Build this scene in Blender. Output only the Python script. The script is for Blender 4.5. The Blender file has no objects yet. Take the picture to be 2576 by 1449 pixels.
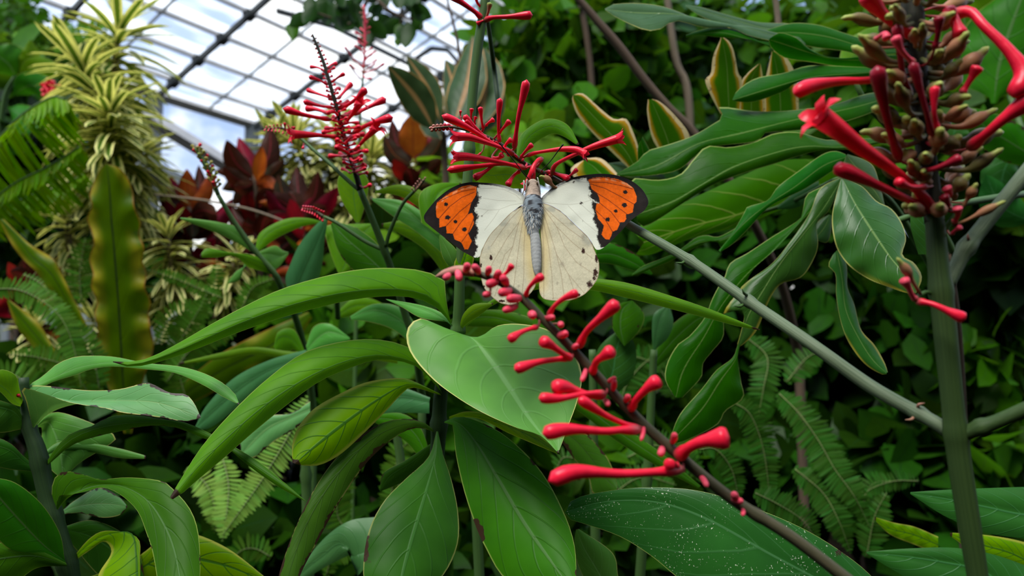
import bpy, math, random
import numpy as np
from mathutils import Vector
PI = math.pi
rng = np.random.default_rng(7)
S = bpy.context.scene
COL = S.collection
F = 1850.0                      # focal length in pixels of the 2576 px wide frame
PITCH = math.radians(5.0)
CAM = np.array([0.0, 0.0, 0.62])
RIGHT = np.array([1.0, 0, 0])
FWD = np.array([0.0, math.cos(PITCH), math.sin(PITCH)])
UP = np.array([0.0, -math.sin(PITCH), math.cos(PITCH)])

def P(x, y, d):
    """the place that lies d metres in front of the lens and shows at pixel x, y"""
    x = np.asarray(x, float)[..., None]; y = np.asarray(y, float)[..., None]; d = np.asarray(d, float)[..., None]
    return CAM + RIGHT * ((x - 1288.0) / F * d) + UP * (-(y - 724.5) / F * d) + FWD * d

def fill(pts, d=None):
    """[(x,y) or (x,y,d)...] -> n x 3, missing depths interpolated over the index"""
    n = len(pts)
    ks = [i for i, p in enumerate(pts) if len(p) > 2]
    a = np.zeros((n, 3))
    a[:, 0] = [p[0] for p in pts]; a[:, 1] = [p[1] for p in pts]
    if not ks:
        a[:, 2] = d
    else:
        a[:, 2] = np.interp(range(n), ks, [pts[i][2] for i in ks])
    return a

def cr(a, n):
    """Catmull-Rom through the rows of a, n samples even in arc length of the first two columns"""
    a = np.asarray(a, float)
    if len(a) == 2:
        t = np.linspace(0, 1, n)[:, None]
        return a[0] * (1 - t) + a[1] * t
    e = np.vstack([2 * a[0] - a[1], a, 2 * a[-1] - a[-2]])
    out = []
    for i in range(len(a) - 1):
        p0, p1, p2, p3 = e[i:i + 4]
        for t in np.linspace(0, 1, 14, endpoint=False):
            out.append(.5 * ((2 * p1) + (-p0 + p2) * t + (2 * p0 - 5 * p1 + 4 * p2 - p3) * t * t + (-p0 + 3 * p1 - 3 * p2 + p3) * t ** 3))
    out.append(a[-1]); o = np.array(out)
    seg = np.linalg.norm(np.diff(o[:, :2], axis=0), axis=1)
    if a.shape[1] == 3 and abs(a[:, :2]).max() < 30:
        seg = np.linalg.norm(np.diff(o, axis=0), axis=1)
    s = np.concatenate([[0], np.cumsum(seg)])
    s = s + np.arange(len(s)) * 1e-9
    q = np.linspace(0, s[-1], n)
    return np.stack([np.interp(q, s, o[:, k]) for k in range(o.shape[1])], 1)

def nrm(v):
    return v / np.maximum(np.linalg.norm(v, axis=-1, keepdims=True), 1e-12)

# ------------------------------------------------------------------ objects
def thing(name, label, cat, loc=(0, 0, 0), group=None):
    o = bpy.data.objects.new(name, None); COL.objects.link(o)
    o.location = [float(c) for c in loc]; o.empty_display_size = .02
    o['label'] = label; o['category'] = cat
    if group: o['group'] = group
    return o

def tag(o, label, cat, group=None):
    o['label'] = label; o['category'] = cat
    if group: o['group'] = group
    return o

def wloc(o):
    l = np.array(o.location)
    while o.parent is not None:
        o = o.parent; l = l + np.array(o.location)
    return l

def mesh_obj(name, v, f, mat, parent=None, uv=None, smooth=True, loc=None, col=None):
    """v in world metres; the object's origin is the parent's (or loc, or the lowest point)"""
    v = np.asarray(v, float)
    if parent is not None: o0 = wloc(parent)
    elif loc is not None: o0 = np.array(loc, float)
    else: o0 = v[np.argmin(v[:, 2])].copy()
    me = bpy.data.meshes.new(name)
    vv = (v - o0).astype(np.float32)
    if isinstance(f, np.ndarray):
        k = f.shape[1]; nf = len(f)
        me.vertices.add(len(vv)); me.vertices.foreach_set('co', vv.ravel())
        me.loops.add(nf * k); me.loops.foreach_set('vertex_index', f.astype(np.int32).ravel())
        me.polygons.add(nf)
        me.polygons.foreach_set('loop_start', np.arange(0, nf * k, k, dtype=np.int32))
        me.update(calc_edges=True)
    else:
        me.from_pydata(vv.tolist(), [], [list(q) for q in f]); me.update()
    if uv is not None:
        li = np.empty(len(me.loops), np.int32); me.loops.foreach_get('vertex_index', li)
        l = me.uv_layers.new(name='UVMap')
        l.data.foreach_set('uv', np.asarray(uv, np.float32)[li].ravel())
    if col is not None:
        ca = me.color_attributes.new('pattern', 'FLOAT_COLOR', 'POINT')
        ca.data.foreach_set('color', np.asarray(col, np.float32).ravel())
    if smooth:
        me.polygons.foreach_set('use_smooth', np.ones(len(me.polygons), bool))
    for m in (mat if isinstance(mat, (list, tuple)) else [mat]): me.materials.append(m)
    o = bpy.data.objects.new(name, me); COL.objects.link(o)
    if parent is not None: o.parent = parent
    else: o.location = [float(c) for c in o0]
    return o

def grid_faces(nu, nv, closed=False):
    i = np.arange(nu - 1)[:, None]; j = np.arange(nv if closed else nv - 1)[None, :]
    j2 = (j + 1) % nv
    return np.stack([i * nv + j, i * nv + j2, (i + 1) * nv + j2, (i + 1) * nv + j], -1).reshape(-1, 4)

# ------------------------------------------------------------------ shapes traced as real surfaces at real distances
def blade(mid, L, R, dl=0.0, dr=0.0, nu=26, nv=5, camber=.12, wave=0.0, wf=5.0, dd=None, ph=0.0):
    """a leaf: midrib, one edge, other edge (pixels + depth); dl, dr = depth gained per width towards each edge"""
    m = cr(fill(mid, dd), nu); l = cr(np.array([p[:2] for p in L], float), nu); r = cr(np.array([p[:2] for p in R], float), nu)
    u = np.linspace(0, 1, nu)
    cols, uvs = [], []
    for side, e, k in ((-1, l, dl), (1, r, dr)):
        w = np.linalg.norm(e - m[:, :2], axis=1) * m[:, 2] / F
        kk = np.interp(u, np.linspace(0, 1, len(k)), k) if isinstance(k, (list, tuple)) else k
        js = range(nv, 0, -1) if side < 0 else range(0, nv + 1)
        for j in js:
            t = j / nv
            x = m[:, 0] * (1 - t) + e[:, 0] * t; y = m[:, 1] * (1 - t) + e[:, 1] * t
            d = m[:, 2] + kk * w * t - camber * w * 4 * t * (1 - t) + wave * w * t * t * np.sin(u * wf * 2 * PI + ph + side * .8)
            cols.append(P(x, y, d)); uvs.append(np.stack([u, np.full(nu, .5 + side * .5 * t)], 1))
    v = np.stack(cols, 1).reshape(-1, 3); uv = np.stack(uvs, 1).reshape(-1, 2)
    return v, grid_faces(nu, 2 * nv + 1), uv

def leafE(parent, mat, mid, L, R, name='leaf', label=None, **k):
    v, f, uv = blade(mid, L, R, **k)
    o = mesh_obj(name, v, f, mat, parent, uv)
    if label: o['label'] = label
    return o

PROF = {'lance': ([0, .05, .15, .3, .5, .7, .85, .95, 1], [.06, .12, .55, .9, 1, .8, .5, .2, .02]),
        'ovate': ([0, .06, .15, .3, .45, .6, .75, .88, .96, 1], [.05, .12, .6, .95, 1, .93, .72, .42, .18, .02]),
        'heart': ([0, .02, .1, .25, .4, .6, .8, .93, 1], [.1, .5, .9, 1, .97, .78, .42, .15, .02]),
        'strap': ([0, .1, .3, .6, .85, .95, 1], [.5, .7, .95, 1, .8, .45, .03]),
        'blunt': ([0, .06, .2, .4, .65, .85, .95, 1], [.05, .12, .45, .8, 1, .85, .5, .05])}

def leafW(parent, mat, mid, w, shape='lance', rl=20, rr=20, both=None, name='leaf', label=None, nu=22, nv=4, camber=.1, wave=.1, wf=3.5, dd=None, ph=None):
    """leaf from its midrib and a half width in pixels; rl, rr = how far (degrees) each half turns away from the lens"""
    m = cr(fill(mid, dd), nu); u = np.linspace(0, 1, nu)
    q = np.interp(u, *PROF[shape])
    p3 = P(m[:, 0], m[:, 1], m[:, 2])
    t = nrm(np.gradient(p3, axis=0)); view = nrm(p3 - CAM)
    s = nrm(np.cross(t, view)); dv = nrm(view - t * (view * t).sum(1, keepdims=True))
    wl, wr = w if isinstance(w, (tuple, list)) else (w, w)
    if ph is None: ph = rng.random() * 6
    cols, uvs = [], []
    for side, W, ro in ((-1, wl, rl), (1, wr, rr)):
        hw = (W * q * m[:, 2] / F)[:, None]
        c, sn = math.cos(math.radians(ro)), math.sin(math.radians(ro))
        sd = side * s * 1.0 + dv * (sn / max(c, .3))
        for j in (range(nv, 0, -1) if side < 0 else range(0, nv + 1)):
            v = j / nv
            off = (-camber * 4 * v * (1 - v) + (wave * np.sin(u * wf * 2 * PI + ph + side) * v * v)[:, None] ) * hw * dv
            cols.append(p3 + sd * hw * v + off); uvs.append(np.stack([u, np.full(nu, .5 + side * .5 * v)], 1))
    v = np.stack(cols, 1).reshape(-1, 3); uv = np.stack(uvs, 1).reshape(-1, 2)
    o = mesh_obj(name, v, grid_faces(nu, 2 * nv + 1), mat, parent, uv)
    if label: o['label'] = label
    return o

def sweep(p3, r, k=10, cap=True):
    """tube of radii r along world points"""
    n = len(p3); t = nrm(np.gradient(p3, axis=0))
    a = np.cross(t[0], [0.31, .2, .93]); a = a / np.linalg.norm(a)
    fr = []
    for i in range(n):
        a = a - t[i] * np.dot(a, t[i]); a = a / np.linalg.norm(a); fr.append(a)
    A = np.array(fr); B = np.cross(t, A)
    th = np.linspace(0, 2 * PI, k, endpoint=False)
    ring = p3[:, None] + r[:, None, None] * (np.cos(th)[None, :, None] * A[:, None] + np.sin(th)[None, :, None] * B[:, None])
    v = ring.reshape(-1, 3); f = [tuple(q) for q in grid_faces(n, k, True)]
    uv = np.stack(np.meshgrid(np.linspace(0, 1, n), np.linspace(0, 1, k), indexing='ij'), -1).reshape(-1, 2)
    if cap:
        f = f + [tuple(range(k))[::-1], tuple(range((n - 1) * k, n * k))]
    return v, f, uv, (t, A, B)

def tube(parent, name, mat, pts, r, n=None, k=10, nodes=(), swell=.35, label=None, dd=None):
    """stem traced in pixels, radius in pixels at each given point"""
    a = fill(pts, dd); rr = np.array(r if isinstance(r, (list, tuple)) else [r] * len(pts), float)
    a = np.column_stack([a, rr]); n = n or max(8, 5 * len(pts))
    n = max(n, min(420, int(np.linalg.norm(np.diff(a[:, :2], axis=0), axis=1).sum() / 18)))
    q = cr(a, n); p3 = P(q[:, 0], q[:, 1], q[:, 2]); rad = q[:, 3] * q[:, 2] / F
    for (nx, ny) in nodes:
        dist = np.hypot(q[:, 0] - nx, q[:, 1] - ny)
        rad = rad * (1 + swell * np.exp(-(dist / (q[:, 3] * .8)) ** 2))
    v, f, uv, _ = sweep(p3, rad, k)
    o = mesh_obj(name, v, f, mat, parent, uv)
    if 'spike' in name or 'cluster' in name or parent is not None and parent.name.startswith('flowering'): AXIS[o.name] = p3
    if label: o['label'] = label
    return o

def merge(parts):
    vs, fs, us, n = [], [], [], 0
    for v, f, uv in parts:
        vs.append(v); us.append(uv)
        fs += [tuple(int(i) + n for i in q) for q in f]; n += len(v)
    return np.vstack(vs), fs, np.vstack(us)

BUDP = ([0, .05, .12, .2, .4, .6, .75, .87, .95, .985, 1], [.45, .68, .62, .46, .48, .58, .82, 1, .95, .6, .05])
def bud_geo(pts, w, k=10, n=18, prof=BUDP):
    q = cr(fill(pts), n); p3 = P(q[:, 0], q[:, 1], q[:, 2])
    rad = np.interp(np.linspace(0, 1, n), *prof) * w * q[:, 2] / F
    v, f, uv, fr = sweep(p3, rad, k)
    return v, f, uv

AXIS = {}
def stalk_to(parent, pts, w):
    """short flower stalk from the nearest place on the parent's axis to the bud's base"""
    ax = AXIS.get(parent.name)
    if ax is None: return None
    b = P(*pts[0]); i = int(np.argmin(np.linalg.norm(ax - b, axis=1))); a = ax[min(i + 1, len(ax) - 1)]
    L = np.linalg.norm(b - a)
    if L < 1e-5 or L > .03: return None
    d = nrm((P(*pts[1]) - b)[None])[0]
    ctr = b - d * L * .35
    t = np.linspace(0, 1, 7)[:, None]
    c = a * (1 - t) ** 2 + ctr * 2 * t * (1 - t) + (b + d * L * .06) * t ** 2
    v, f, uv, _ = sweep(c, np.full(7, max(.00028, min(w * .34, 3.2) * pts[0][2] / F)), 7)
    uv = uv * 0.0
    return v, f, uv

def bud(parent, mat, pts, w, name='bud', label=None, **k):
    """base first, tip last; w = half width of the swollen end in pixels"""
    v, f, uv = bud_geo(pts, w, **k)
    s = stalk_to(parent, fill(pts).tolist(), w)
    if s: v, f, uv = merge([(v, f, uv), s])
    o = mesh_obj(name, v, f, mat, parent, uv)
    if label: o['label'] = label
    return o

FLP = ([0, .05, .12, .22, .45, .7, .9, 1], [.4, .62, .55, .42, .5, .75, .95, 1.05])
def flower(parent, mat, pts, w, pl=1.6, spread=.75, name='flower', n=18, k=12, seed=0):
    """open trumpet: base first, mouth last; five pointed lobes"""
    q = cr(fill(pts), n); p3 = P(q[:, 0], q[:, 1], q[:, 2])
    sc = w * q[-1, 2] / F
    rad = np.interp(np.linspace(0, 1, n), *FLP) * sc
    v, f, uv, (t, A, B) = sweep(p3, rad, k, cap=False)
    parts = [(v, f, uv)]
    T, a, b, c = t[-1], A[-1], B[-1], p3[-1]
    rr = random.Random(seed)
    for i in range(5):
        th = 2 * PI * i / 5 + rr.random() * .3 + seed
        rad_d = a * math.cos(th) + b * math.sin(th); tan = -a * math.sin(th) + b * math.cos(th)
        L = sc * pl * (.85 + rr.random() * .4); sp = spread * (.7 + rr.random() * .6)
        rows = []
        for s_, wd in ((-.12, .62), (.25, .72), (.6, .6), (.85, .32), (1, .05)):
            ang = sp * (s_ + .2) * 1.2
            ctr = c + rad_d * (sc * 1.0 + L * s_ * math.sin(ang)) + T * (L * s_ * math.cos(ang))
            for j in (-1, -.5, 0, .5, 1):
                rows.append(ctr + tan * (wd * sc * j) - rad_d * (.18 * sc * j * j))
        g = grid_faces(5, 5)
        uvp = np.stack(np.meshgrid(np.linspace(.9, 1, 5), np.linspace(0, 1, 5), indexing='ij'), -1).reshape(-1, 2)
        parts.append((np.array(rows), [tuple(x) for x in g], uvp))
    s = stalk_to(parent, fill(pts).tolist(), w)
    if s: parts.append(s)
    v, f, uv = merge(parts)
    return mesh_obj(name, v, f, mat, parent, uv)

# many small leaves as one piece of foliage ------------------------------------------------
def frames(dirs, ups):
    d = nrm(dirs); s = nrm(np.cross(d, ups)); n = np.cross(s, d)
    return d, s, n

def leaf_cloud(pos, dirs, ups, length, width, nu=5, droop=.25, fold=.15, prof='ovate'):
    """pos: leaf bases; dirs: pointing; ups: surface normal hint; returns v, f, uv"""
    N = len(pos); d, s, n = frames(dirs, ups)
    u = np.linspace(0, 1, nu); q = np.interp(u, *PROF[prof])
    length = np.broadcast_to(length, N); width = np.broadcast_to(width, N)
    droop = np.broadcast_to(droop, N)
    V = np.empty((N, nu, 3, 3)); UV = np.empty((N, nu, 3, 2))
    for i in range(nu):
        c = pos + d * (length * u[i])[:, None] - n * (length * droop * u[i] ** 2)[:, None]
        for j, jj in enumerate((-1, 0, 1)):
            V[:, i, j] = c + s * (width * q[i] * jj)[:, None] + n * (width * q[i] * abs(jj) * fold)[:, None]
            UV[:, i, j] = (u[i], .5 + jj * .5)
    g = grid_faces(nu, 3)
    f = (g[None] + (np.arange(N) * nu * 3)[:, None, None]).reshape(-1, 4)
    return V.reshape(-1, 3), f, UV.reshape(-1, 2)

def rnd_dirs(n, r=rng):
    v = r.normal(size=(n, 3)); return nrm(v)
# ------------------------------------------------------------------ materials
def new_mat(name):
    m = bpy.data.materials.new(name); m.use_nodes = True
    nt = m.node_tree; nt.nodes.clear()
    return m, nt

class G:
    """small node-graph writer"""
    def __init__(s, nt): s.nt = nt
    def n(s, t, **k):
        x = s.nt.nodes.new(t)
        for a, b in k.items(): setattr(x, a, b)
        return x
    def put(s, sock, v):
        if isinstance(v, bpy.types.NodeSocket): s.nt.links.new(v, sock)
        elif isinstance(v, (tuple, list)) and len(v) == 3 and sock.type == 'RGBA': sock.default_value = (*v, 1)
        else: sock.default_value = v
    def m(s, op, a, b=None, c=None, clamp=False):
        x = s.n('ShaderNodeMath', operation=op); x.use_clamp = clamp
        s.put(x.inputs[0], a)
        if b is not None: s.put(x.inputs[1], b)
        if c is not None: s.put(x.inputs[2], c)
        return x.outputs[0]
    def mix(s, f, a, b, mode='MIX'):
        x = s.n('ShaderNodeMix', data_type='RGBA', blend_type=mode)
        s.put(x.inputs['Factor'], f); s.put(x.inputs[6], a); s.put(x.inputs[7], b)
        return x.outputs[2]
    def noise(s, sc, vec=None, det=3.0, rough=.55):
        x = s.n('ShaderNodeTexNoise'); x.inputs['Scale'].default_value = sc; x.inputs['Detail'].default_value = det
        x.inputs['Roughness'].default_value = rough
        if vec is not None: s.put(x.inputs['Vector'], vec)
        return x.outputs['Fac']
    def ss(s, v, a, b):
        x = s.n('ShaderNodeMapRange', interpolation_type='SMOOTHSTEP')
        s.put(x.inputs[0], v); x.inputs[1].default_value = a; x.inputs[2].default_value = b
        return x.outputs[0]

def lin(r, g, b):
    return tuple(((c / 255) / 12.92 if c / 255 <= .04045 else ((c / 255 + .055) / 1.055) ** 2.4) for c in (r, g, b))

def leafmat(name, col, col2=None, vein=None, vs=.5, nveins=9, slant=2.2, edge=None, ew=.05, burn=0.0, burncol=(.035, .018, .01),
            rough=.42, trans=.3, tcol=None, speck=0.0, fine=0.0, mid=None, midw=.03, stripe=None, island=.0, bump=.25, bands=None, spec=.07, warm=True, sat=1.06, rim=None, bandk=0.0, tipburn=0.0):
    if warm and col[1] > col[0] * 1.3:                  # warm the greens a little
        col = (col[0] * 1.3, col[1], col[2] * .75)
        if col2: col2 = (col2[0] * 1.3, col2[1], col2[2] * .75)
    m, nt = new_mat(name); g = G(nt)
    out = g.n('ShaderNodeOutputMaterial'); pr = g.n('ShaderNodeBsdfPrincipled')
    tc = g.n('ShaderNodeTexCoord'); uv = g.n('ShaderNodeSeparateXYZ'); nt.links.new(tc.outputs['UV'], uv.inputs[0])
    u, v = uv.outputs[0], uv.outputs[1]
    av = g.m('ABSOLUTE', g.m('MULTIPLY_ADD', v, 2.0, -1.0))
    ob = tc.outputs['Object']
    n1 = g.noise(45, ob); n2 = g.noise(260, ob, 2)
    c = g.mix(g.ss(n1, .3, .7), col, col2 or tuple(x * .72 for x in col))
    rnd = g.n('ShaderNodeObjectInfo').outputs['Random']
    if island:
        rnd = g.n('ShaderNodeNewGeometry').outputs['Random Per Island']
        k = g.m('MULTIPLY_ADD', rnd, island, 1 - island * .6)
    else:
        k = g.m('MULTIPLY_ADD', rnd, .22, .89)
    hs = g.n('ShaderNodeHueSaturation'); g.put(hs.inputs['Color'], c); g.put(hs.inputs['Value'], k)
    g.put(hs.inputs['Hue'], g.m('MULTIPLY_ADD', rnd, .03, .485))
    hs.inputs['Saturation'].default_value = sat
    c = hs.outputs['Color']
    hgt = None
    if stripe:                                   # cream margins with a green centre stripe
        wob = g.m('MULTIPLY_ADD', n2, .25, -.12)
        c = g.mix(g.ss(g.m('ADD', av, wob), stripe[1] - .06, stripe[1] + .06), c, stripe[0])
    if bands:                                    # yellow blotches between side ribs towards the margin
        bn = g.noise(14, ob, 2)
        c = g.mix(g.m('MULTIPLY', g.ss(av, .35 + bandk * .7, .95), g.m('MULTIPLY', g.ss(bn, .42, .58), g.ss(u, bandk - .05, bandk + .1) if bandk else 1.0)), c, bands)
    if vein is not None:
        wobv = g.m('MULTIPLY_ADD', n1, .05, -.025)
        t = g.m('SUBTRACT', g.m('MULTIPLY', g.m('ADD', u, wobv), float(nveins)), g.m('MULTIPLY', g.m('POWER', av, 1.25), slant))
        fr = g.m('ABSOLUTE', g.m('MULTIPLY_ADD', g.m('FRACT', t), 2.0, -1.0))
        side = g.ss(fr, .86, .985)
        side = g.m('MULTIPLY', side, g.m('SUBTRACT', 1.0, g.m('POWER', av, 6.0)))
        rib = g.ss(av, midw * 1.8, midw * .6)
        c = g.mix(g.m('MULTIPLY', side, vs), c, vein)
        c = g.mix(g.m('MULTIPLY', rib, .9), c, mid or vein)
        hgt = g.m('ADD', side, rib)
    if fine:
        t2 = g.m('SUBTRACT', g.m('MULTIPLY', u, 60.0), g.m('MULTIPLY', av, 20.0))
        fr2 = g.m('ABSOLUTE', g.m('MULTIPLY_ADD', g.m('FRACT', t2), 2.0, -1.0))
        c = g.mix(g.m('MULTIPLY', g.ss(fr2, .6, 1), fine), c, tuple(x * .55 for x in col))
        hgt = fr2 if hgt is None else g.m('MULTIPLY_ADD', fr2, .25, hgt)
    if edge is not None:
        wob = g.m('MULTIPLY_ADD', n1, ew * 1.6, -ew * .8)
        e = g.ss(g.m('ADD', av, wob), 1 - ew * 1.5, 1 - ew * .4)
        c = g.mix(e, c, edge)
        if rim:                                   # dried cream rim outside the coloured band
            n4 = g.noise(120, ob, 3)
            c = g.mix(g.ss(g.m('ADD', g.m('ADD', av, wob), g.m('MULTIPLY_ADD', n4, .16, -.08)), 1 - ew * .62, 1 - ew * .5), c, rim)
            c = g.mix(g.m('MULTIPLY', g.ss(g.noise(300, ob, 2), .6, .68), g.m('MULTIPLY', e, .7)), c, (.2, .09, .03))
    if burn > 0:
        b1 = g.noise(70, ob, 4, .6)
        bb = g.ss(g.m('ADD', g.m('MULTIPLY', av, .5), g.m('MULTIPLY', b1, .9)), 1.06 - burn * .22, 1.085 - burn * .22)
        c = g.mix(bb, c, burncol)
    if tipburn > 0:
        tb = g.ss(g.m('ADD', u, g.m('MULTIPLY_ADD', n2, .03, -.015)), 1 - tipburn, 1 - tipburn * .7)
        c = g.mix(tb, c, burncol)
    if speck > 0:
        sp = g.noise(1500, ob, 1); ms = g.noise(75, ob, 3)
        c = g.mix(g.m('MULTIPLY', g.ss(sp, .68, .72), g.ss(ms, .45, .6)), c, (.5, .55, .4))
    nt.links.new(c, pr.inputs['Base Color'])
    pr.inputs['Roughness'].default_value = rough; pr.inputs['Specular IOR Level'].default_value = spec
    if hgt is not None:
        bp = g.n('ShaderNodeBump'); bp.inputs['Strength'].default_value = bump; bp.inputs['Distance'].default_value = .0012
        bp.invert = True; nt.links.new(hgt, bp.inputs['Height']); nt.links.new(bp.outputs[0], pr.inputs['Normal'])
    tr = g.n('ShaderNodeBsdfTranslucent')
    tt = g.mix(1.0, c, tcol or (1.0, 1.0, .38), 'MULTIPLY')
    br = g.n('ShaderNodeBrightContrast'); nt.links.new(tt, br.inputs[0])
    gm = g.n('ShaderNodeGamma'); nt.links.new(tt, gm.inputs[0]); gm.inputs[1].default_value = .8
    nt.links.new(gm.outputs[0], tr.inputs[0])
    mx = g.n('ShaderNodeMixShader'); mx.inputs[0].default_value = trans
    nt.links.new(pr.outputs[0], mx.inputs[1]); nt.links.new(tr.outputs[0], mx.inputs[2]); nt.links.new(mx.outputs[0], out.inputs[0])
    return m

def plain(name, col, col2=None, rough=.5, ns=120, spec=.2, sss=0.0, alongcol=None, ramp=None, stretch=None, trans=0):
    m, nt = new_mat(name); g = G(nt)
    out = g.n('ShaderNodeOutputMaterial'); pr = g.n('ShaderNodeBsdfPrincipled')
    tc = g.n('ShaderNodeTexCoord'); vec = tc.outputs['Object']
    if stretch:
        mp = g.n('ShaderNodeMapping'); nt.links.new(tc.outputs['UV'], mp.inputs[0]); mp.inputs['Scale'].default_value = stretch; vec = mp.outputs[0]
    n = g.noise(ns, vec)
    c = g.mix(g.ss(n, .3, .7), col, col2 or tuple(x * .75 for x in col))
    if alongcol:                               # other colour near the base (u = 0)
        uv = g.n('ShaderNodeSeparateXYZ'); nt.links.new(tc.outputs['UV'], uv.inputs[0])
        c = g.mix(g.ss(uv.outputs[0], alongcol[1] * 1.6, alongcol[1] * .4), c, alongcol[0])
        if len(alongcol) > 2: c = g.mix(g.ss(uv.outputs[0], alongcol[3] - .06, alongcol[3] + .06), c, alongcol[2])
    nt.links.new(c, pr.inputs['Base Color']); pr.inputs['Roughness'].default_value = rough
    pr.inputs['Specular IOR Level'].default_value = spec
    bp = g.n('ShaderNodeBump'); bp.inputs['Strength'].default_value = .25; bp.inputs['Distance'].default_value = .0006
    nt.links.new(n, bp.inputs['Height']); nt.links.new(bp.outputs[0], pr.inputs['Normal'])
    if trans:
        tr = g.n('ShaderNodeBsdfTranslucent'); nt.links.new(c, tr.inputs[0]); mx = g.n('ShaderNodeMixShader'); mx.inputs[0].default_value = trans
        nt.links.new(pr.outputs[0], mx.inputs[1]); nt.links.new(tr.outputs[0], mx.inputs[2]); nt.links.new(mx.outputs[0], out.inputs[0])
    else:
        nt.links.new(pr.outputs[0], out.inputs[0])
    return m

YE = (.42, .45, .08)
M = {}
M['fresh'] = leafmat('fresh_leaf', (.085, .25, .022), (.06, .19, .02), vein=(.05, .15, .02), vs=.55, nveins=10, edge=(.25, .36, .06), ew=.03, trans=.4, tipburn=.03)
M['pale'] = leafmat('pale_leaf_face', (.095, .285, .05), (.078, .235, .045), vein=(.135, .31, .08), vs=.3, nveins=6, slant=2.6, edge=(.5, .5, .14), ew=.022, trans=.22, rough=.42, tipburn=.012, warm=False, spec=.17)
M['pale_burn'] = leafmat('pale_leaf_scorched', (.12, .27, .085), (.095, .23, .07), vein=(.15, .3, .09), vs=.3, nveins=8, edge=(.55, .5, .16), ew=.04, trans=.22, rough=.42, burn=.55, tipburn=.02, warm=False, spec=.3)
M['mid'] = leafmat('mid_green_leaf', (.028, .145, .014), (.021, .112, .012), vein=(.022, .075, .012), vs=.4, nveins=6, slant=2.4, edge=(.2, .28, .05), ew=.025, mid=(.07, .16, .04), trans=.25, burn=.18)
M['dark'] = leafmat('dark_green_leaf', (.022, .095, .014), (.016, .07, .012), vein=(.035, .12, .02), vs=.22, nveins=6, edge=(.17, .2, .05), ew=.025, trans=.22, burn=.25)
M['yel'] = leafmat('yellowing_leaf', (.115, .31, .02), (.085, .27, .018), vein=(.03, .12, .012), vs=.9, nveins=8, slant=1.6, midw=.045, edge=(.33, .36, .04), ew=.12, trans=.4, tipburn=.03)
M['olive'] = leafmat('olive_drooping_leaf', (.04, .125, .014), (.032, .105, .012), vein=(.03, .075, .01), vs=.4, nveins=9, edge=(.2, .2, .05), ew=.06, trans=.34, burn=.8, tipburn=.03, warm=False)
M['glossy'] = leafmat('glossy_speckled_leaf', (.018, .105, .024), (.014, .08, .02), vein=(.05, .16, .05), vs=.4, nveins=7, slant=2.6, midw=.02, edge=(.2, .26, .06), ew=.012, trans=.12, rough=.28, speck=1, burn=.1, spec=.4, bump=.1)
M['gl2'] = leafmat('deep_green_leaf', (.02, .1, .024), (.016, .08, .02), vein=(.035, .14, .04), vs=.5, nveins=7, slant=2, trans=.18, rough=.34)
M['phil'] = leafmat('lobed_leaf', (.016, .115, .008), (.012, .09, .008), vein=(.13, .24, .05), vs=.0, fine=.45, midw=.03, edge=(.30, .38, .10), ew=.035, trans=.32, rough=.3, spec=.09)
M['philg'] = leafmat('lobed_leaf_grey_sheen', (.045, .14, .06), (.035, .11, .045), vein=(.18, .3, .08), vs=.0, fine=.4, midw=.025, edge=(.40, .40, .10), ew=.03, trans=.22, rough=.28, spec=.3)
M['philb'] = leafmat('lobed_leaf_yellow_patches', (.03, .13, .03), (.022, .10, .022), vein=(.18, .3, .08), vs=.0, fine=.4, midw=.025, edge=(.40, .40, .10), ew=.03, trans=.22, rough=.28, spec=.3, bands=(.40, .33, .03), bandk=.6)
M['phily'] = leafmat('lobed_leaf_yellow_rim', (.035, .16, .014), (.03, .13, .012), vein=(.14, .26, .05), vs=.0, fine=.35, midw=.025, edge=(.66, .30, .012), ew=.34, rim=(.78, .60, .34), trans=.35, rough=.3)
M['under'] = leafmat('lobed_leaf_underside', (.05, .19, .015), (.04, .15, .013), vein=(.22, .32, .05), vs=.8, nveins=7, slant=1.5, midw=.03, trans=.42, rough=.4)
M['grey'] = leafmat('greyish_leaf', (.055, .175, .055), (.042, .145, .045), vein=(.03, .11, .03), vs=.3, nveins=7, trans=.25, rough=.42, warm=False, spec=.25)
M['nest'] = leafmat('birds_nest_fern_blade', (.062, .14, .008), (.05, .115, .008), vein=(.018, .035, .01), vs=.0, mid=(.012, .022, .01), midw=.03, bands=(.29, .25, .012), edge=(.22, .12, .012), ew=.06, trans=.38, rough=.4, warm=False)
M['india'] = leafmat('striped_leaf', (.055, .13, .02), (.045, .11, .02), stripe=((.80, .77, .30), .50), trans=.36, rough=.45, island=.35)
M['india2'] = leafmat('striped_leaf_dull', (.07, .14, .03), (.055, .11, .025), stripe=((.66, .63, .25), .42), trans=.34, rough=.5, island=.4)
M['maroon'] = leafmat('maroon_leaf', (.045, .015, .008), (.030, .014, .007), vein=(.2, .02, .03), vs=.35, nveins=9, midw=.04, trans=.3, tcol=(1, .35, .3), rough=.35)
M['redl'] = leafmat('red_leaf', (.26, .02, .03), (.12, .014, .02), vein=(.05, .01, .012), vs=.4, nveins=9, midw=.03, trans=.35, tcol=(1, .3, .3), edge=(.05, .01, .012), ew=.12, rough=.35)
M['orangel'] = leafmat('orange_croton_leaf', (.42, .13, .035), (.30, .07, .025), vein=(.16, .03, .015), vs=.5, nveins=8, midw=.035, trans=.35, tcol=(1, .6, .3), edge=(.16, .03, .02), ew=.12, rough=.35)
M['croton'] = leafmat('dark_croton_leaf', (.03, .035, .02), (.05, .02, .014), vein=(.25, .07, .02), vs=.3, nveins=9, midw=.035, trans=.25, tcol=(1, .6, .3), rough=.3)
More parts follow.
